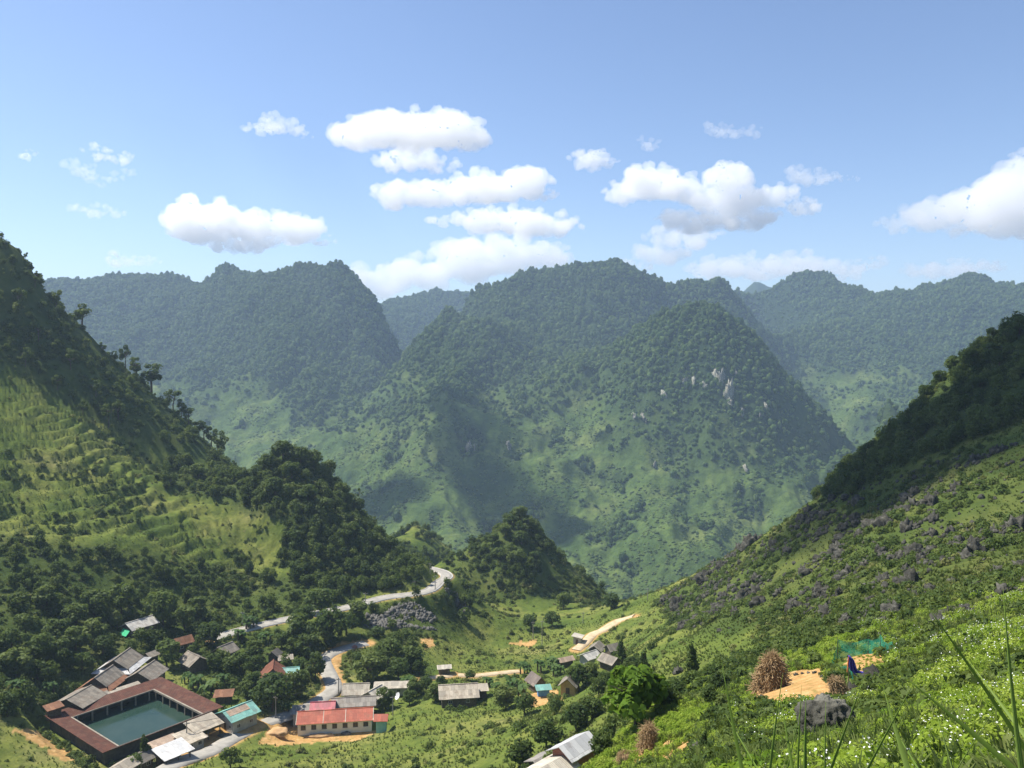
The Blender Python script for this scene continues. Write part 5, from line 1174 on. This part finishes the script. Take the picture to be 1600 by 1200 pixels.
v2, f2 = tube([(-3 * k, .03, 42 * k), (-4 * k, .03, 30 * k), (-5 * k, .03, 18 * k)], [.035, .05, .03], 5); link('edging', new_mesh('edging', v2, f2), M['orange'], e)
v2, f2 = tube([(-2 * k, .08, -4 * k), (-2.5 * k, .08, 44 * k)], [.03, .02], 5); link('stake', new_mesh('stake', v2, f2), M['bark'], e)
# seedlings in the plot, stones along the clearing
r = np.random.default_rng(51); nb = 0
for px, py in [(1252,1053),(1262,1052),(1272,1052),(1280,1053),(1285,1058),(1291,1064),(1297,1070),(1301,1076),(1305,1082),(1244,1055),(1186,1094),(1192,1090)]:
    g = ground_hit(px + r.uniform(-2, 2), py, h_full); o = link('edge_stone', CRAGS[int(r.integers(6))]); s = r.uniform(.14, .3); o.location = g; o.scale = (s, s, s * .7); o.rotation_euler = (0, 0, r.uniform(0, 6)); tag(o, 'small grey stone in the row edging the tan clearing', 'stone', 'stones edging the tan clearing')
def rowpts():
    out = []
    for i in range(7):
        for j in range(10):
            g = ground_hit(1330 + j * 6 + i * 1.5 + r.normal() * 2.2, 1026 + i * 3.4 - j * .3 + r.normal() * 1.2, h_full)
            if g is not None: out.append(g)
    return np.array(out)
q_ = rowpts(); scatter('seedling_rows', q_, r.uniform(.1, .3, len(q_)), herbs, .2, 52)
# tall blades of grass close to the camera
def blade(tip, root, D, w, bend, parent, gbase):
    a = at(tip[0], tip[1], D); w *= 1.7; b = at(root[0], root[1], D - .12); gr = b.copy()
    for _ in range(60):
        if gr[2] < gz_at(gr[0], gr[1]) - .02: break
        gr = gr + (b - a) / np.linalg.norm(b - a) * .05
   
    v, f = [], []; n = 14; side = np.cross(a - gr, (0, 1, 0.2)); side /= np.linalg.norm(side)
    for i in range(n + 1):
        t = i / n; p = gr * (1 - t) + (a + (a - gr) * .12) * t + side * bend * math.sin(math.pi * t) * .5 + np.array((0, .05 * math.sin(math.pi * t), 0)); ww = w * (1 - t ** 2.2) * (.6 + .4 * min(1, t * 4)) + .0004
        v += [p - side * ww - gbase, p + np.array((0, ww * .55, 0)) - gbase, p + side * ww - gbase]
    for i in range(n): f += [(3*i, 3*i+1, 3*i+4, 3*i+3), (3*i+1, 3*i+2, 3*i+5, 3*i+4)]
    me = new_mesh('blade', v, f); smooth(me); o = link('blade', me, M['reed'], parent); sdm = o.modifiers.new('t', 'SOLIDIFY'); sdm.thickness = .0012
def clump(label, blades):
    root = blades[0][1]; b = at(root[0], root[1], blades[0][2] - .12); b[2] = gz_at(b[0], b[1]); e = empty('tall_grass', b, 0, label, 'grass clump')
    for tip, rt, D, w, bend in blades: blade(tip, rt, D, w, bend, e, b)
clump('tuft of tall upright green grass blades in front of the boulder', [((1219,1109),(1212,1205),3.0,.006,.02),((1228,1137),(1240,1205),3.0,.008,-.02),((1253,1119),(1254,1205),3.1,.005,.01),((1261,1144),(1263,1205),2.9,.011,0),((1292,1147),(1294,1205),3.0,.006,0),((1333,1112),(1302,1205),3.0,.007,-.03),((1245,1150),(1236,1205),3.1,.005,.01)])
clump('single tall dark blade pair leaning at the left of the tall grass', [((1142,1094),(1169,1205),2.8,.007,.03),((1165,1170),(1188,1210),2.8,.009,0)])
clump('pair of tall grass blades crossing in an inverted V right of the boulder', [((1402,1122),(1362,1205),2.7,.007,-.02),((1399,1122),(1431,1205),2.7,.011,.03)])
clump('long grass blade bent diagonally with curled blades below, at the lower right', [((1450,1094),(1552,1190),2.6,.008,-.06),((1420,1190),(1432,1215),2.6,.006,.1),((1530,1165),(1505,1215),2.6,.005,.12),((1480,1160),(1500,1215),2.7,.006,.02)])
clump('widest long blade sweeping up the right edge with a thin one behind', [((1481,1000),(1600,1190),2.4,.0055,-.07),((1581,1000),(1602,1120),2.2,.007,.02),((1559,1090),(1606,1150),2.3,.008,0)])
# ---------------------------------------------------------------- clouds
def cloud_mat(den):
    t = NT('cloud_vapour'); t.t.nodes.remove(t.b)
    v = t.n('ShaderNodeVolumePrincipled')
    v.inputs['Color'].default_value = (1, 1, 1, 1); v.inputs['Density'].default_value = den; v.inputs['Anisotropy'].default_value = 0.35
    t.l(v.outputs[0], t.out.inputs['Volume'])
    return t.m
CLOUD = cloud_mat(0.0046); CLOUD_THIN = cloud_mat(0.0028); CLOUD_DENSE = cloud_mat(0.04)
def cloud(name, puffs, D, label, fuzz=1.0, thin=False, seed=0):
    """puffs: (px, py, rx, ry) blobs in photograph pixels, turned into lumps of real size at distance D"""
    rng = np.random.default_rng(seed + 100); bm = bmesh.new()
    k = D / F
    cx = np.mean([p[0] for p in puffs]); cyy = np.mean([p[1] for p in puffs]); o0 = Vector(at(cx, cyy, D))
    puffs = [(a, b, c * 1.12, d * 1.32) for a, b, c, d in puffs]
    def puff(x, y, r, dep):
        c = Vector(at(x, y, D + dep * k)) - o0
        bmesh.ops.create_icosphere(bm, subdivisions=2, radius=1, matrix=Matrix.Translation(c) @ Matrix.Diagonal((r * k * rng.uniform(1.0, 1.35), r * k * 1.3, r * k * rng.uniform(.8, 1), 1)))
    for px, py, rx, ry in puffs:
        for i in range(max(4, int(rx * ry / 42))):             # the body, flat below
            a = rng.uniform(0, 6.283); q = math.sqrt(rng.uniform(0, 1)) * 0.7
            puff(px + math.cos(a) * rx * q, py + math.sin(a) * ry * q * 0.7 + ry * .1, ry * rng.uniform(0.3, 0.55), rng.normal() * ry * .6)
        for i in range(max(4, int(rx / max(ry, 6) * 5))):      # billows along the top and the ends
            a = rng.uniform(-.15, math.pi + .15); f = rng.uniform(.72, 1.0)
            puff(px + math.cos(a) * rx * f, py - math.sin(a) * ry * f * .85, ry * rng.uniform(0.16, 0.4), rng.normal() * ry * .7)
    me = bpy.data.meshes.new(name); bm.to_mesh(me); bm.free()
    o = link(name, me, CLOUD_THIN if thin else CLOUD); o.location = o0
    rm = o.modifiers.new('r', 'REMESH'); rm.mode = 'VOXEL'; rm.voxel_size = 1.3 * k
    for sz, st in ((15 * k, 13 * k * fuzz), (7 * k, 5.5 * k * fuzz)):
        tx = bpy.data.textures.new('puff', 'CLOUDS'); tx.noise_scale = sz; tx.noise_depth = 2
        d = o.modifiers.new('d', 'DISPLACE'); d.texture = tx; d.strength = st; d.mid_level = 0.5; d.texture_coords = 'LOCAL'
    tag(o, label, 'cloud')
    return o
CL = [
 ([(560,210,38,24),(600,200,45,26),(650,203,50,30),(700,200,42,28),(735,210,30,22)], 'largest bright white cloud high above the gap between the two middle mountains'),
 ([(610,250,26,16),(650,246,32,18),(690,258,26,12)], 'flat-bottomed white cloud just under the largest high cloud'),
 ([(400,202,20,9),(430,194,22,15),(455,202,20,12),(475,213,14,5)], 'small white wedge-shaped cloud left of the largest high cloud'),
 ([(45,241,14,7)], 'tiniest round cloud near the left edge'),
 ([(145,235,16,8),(165,243,20,8),(190,248,20,9)], 'small ragged cloud at upper left above the left ridge'),
 ([(110,258,16,8),(135,268,20,9),(160,284,20,9),(190,272,20,7)], 'thin broken cloud just below the small ragged one at upper left'),
 ([(130,326,18,8),(155,330,22,8),(180,334,18,7)], 'small low streak of cloud left of the double-humped cloud'),
 ([(300,345,36,30),(345,345,42,26),(390,352,34,22),(430,352,38,20),(470,360,34,22),(500,376,22,10),(380,378,70,16)], 'wide double-humped cloud above the left mountain'),
 ([(190,406,22,11),(225,410,24,8)], 'low puffy cloud touching the left mountain skyline'),
 ([(620,302,36,20),(680,300,46,20),(740,296,46,24),(790,290,40,24),(830,284,30,22),(845,305,24,10)], 'long cloud bank in the middle of the sky, upper of two'),
 ([(700,345,26,10),(760,342,46,20),(820,345,46,22),(870,352,36,16)], 'long cloud bank in the middle of the sky, lower of two'),
 ([(590,440,50,24),(660,425,60,26),(740,405,56,30),(800,398,56,26),(860,400,40,18)], 'pale cloud band resting behind the main mountain top'),
 ([(905,246,14,8),(925,250,24,16),(948,256,18,8)], 'small solitary cloud left of the large right-hand cloud bank'),
 ([(1010,222,12,9),(1026,230,12,8)], 'tiny faint cloud between the two small solitary clouds'),
 ([(1120,204,20,10),(1150,206,20,9),(1180,206,16,8)], 'small high streak of cloud above the large right-hand cloud bank'),
 ([(975,300,30,18),(1020,285,42,26),(1065,295,40,20),(1140,278,34,22),(1130,310,60,22),(1200,305,44,18),(1250,325,36,12),(1080,345,60,18),(1160,340,60,18)], 'large many-lobed cloud bank right of the main mountain'),
 ([(1030,395,50,16),(1070,372,60,16),(1010,412,40,10)], 'pale base of cloud trailing under the large right-hand bank'),
 ([(1245,276,24,13),(1280,278,30,11),(1320,280,24,5)], 'flat wispy cloud right of the large many-lobed bank'),
 ([(1120,418,40,18),(1180,418,46,18),(1250,414,50,20),(1310,425,36,14)], 'low pale cloud row over the right mountain'),
 ([(1340,416,24,10),(1370,412,20,9)], 'small low cloud above the right mountain ridge'),
 ([(1440,424,36,13),(1500,420,46,14),(1550,418,26,9)], 'thin low cloud at far right just above the ridge'),
 ([(1410,350,36,12),(1460,335,46,22),(1520,320,50,32),(1580,300,50,40),(1590,345,60,26),(1500,355,60,14),(1600,255,24,18)], 'big sloping cloud rising at the right edge'),
]
for i, (pf, lb) in enumerate(CL): cloud('cloud', pf, 8000 + 26 * (np.mean([q[1] for q in pf]) - 200) + 40 * (i % 7), lb, seed=i, thin=any(w in lb for w in ('pale', 'low ', 'faint', 'broken', 'wispy', 'sloping', 'streak')))
# clouds overhead, out of the picture, whose shade lies on the mountains
def shade_cloud(px, py, D, rx, ry, seed, alt=950):
    p = at(px, py, D); t = (alt - p[2]) / SUN_DIR.z; c = p + np.array(SUN_DIR) * t; rng = np.random.default_rng(seed); bm = bmesh.new()
    for i in range(26):
        a = rng.uniform(0, 6.28); q = math.sqrt(rng.uniform()) * .8; rr = min(rx, ry) * rng.uniform(.25, .6)
        bmesh.ops.create_icosphere(bm, subdivisions=3, radius=1, matrix=Matrix.Translation((math.cos(a) * q * rx, math.sin(a) * q * ry, rng.normal() * 12)) @ Matrix.Diagonal((rr, rr, rr * .5, 1)))
    me = bpy.data.meshes.new('clouds'); bm.to_mesh(me); bm.free(); o = link('clouds_overhead', me, CLOUD_DENSE); o.location = c; tag(o, kind='stuff')
for a in [(710,640,1430,75,190,1),(955,695,1410,34,22,2),(830,800,1210,110,60,3),(610,790,1250,60,60,4)]: shade_cloud(*a)
for a in [(1570,610,235,70,60,5),(1500,720,235,55,36,7)]: shade_cloud(*a, alt=520)

# pale limestone faces showing through the forest of the main mountain
_r = np.random.default_rng(61)
for px, py, h_ in [(733,706,20),(742,704,14),(794,700,16),(1128,598,26),(1140,622,34),(1118,590,18),(1085,600,14),(1098,606,12),(1160,648,16),(1140,632,14),(1036,620,12),(990,652,10),(1004,655,12),(1010,660,8),(1165,735,12),(1024,730,10),(1188,650,10),(1150,584,9),(1196,636,9),(1073,598,10)]:
    g = ground_hit(px, py, h_far, 800, 3000)
    if g is None: continue
    k = g[1] / F; v_, f_ = crag(int(_r.integers(100)), 3); o = link('cliff_face', new_mesh('cliff_face', v_, f_), M['cliff']); o.location = g + np.array((0, 4, 0)); o.scale = (h_ * k * .22, 10, h_ * k * .55); o.rotation_euler = (0, 0, _r.normal() * .3)
    tag(o, 'narrow pale limestone face showing through the forest of the main mountain', 'cliff', 'pale limestone faces on the main mountain')
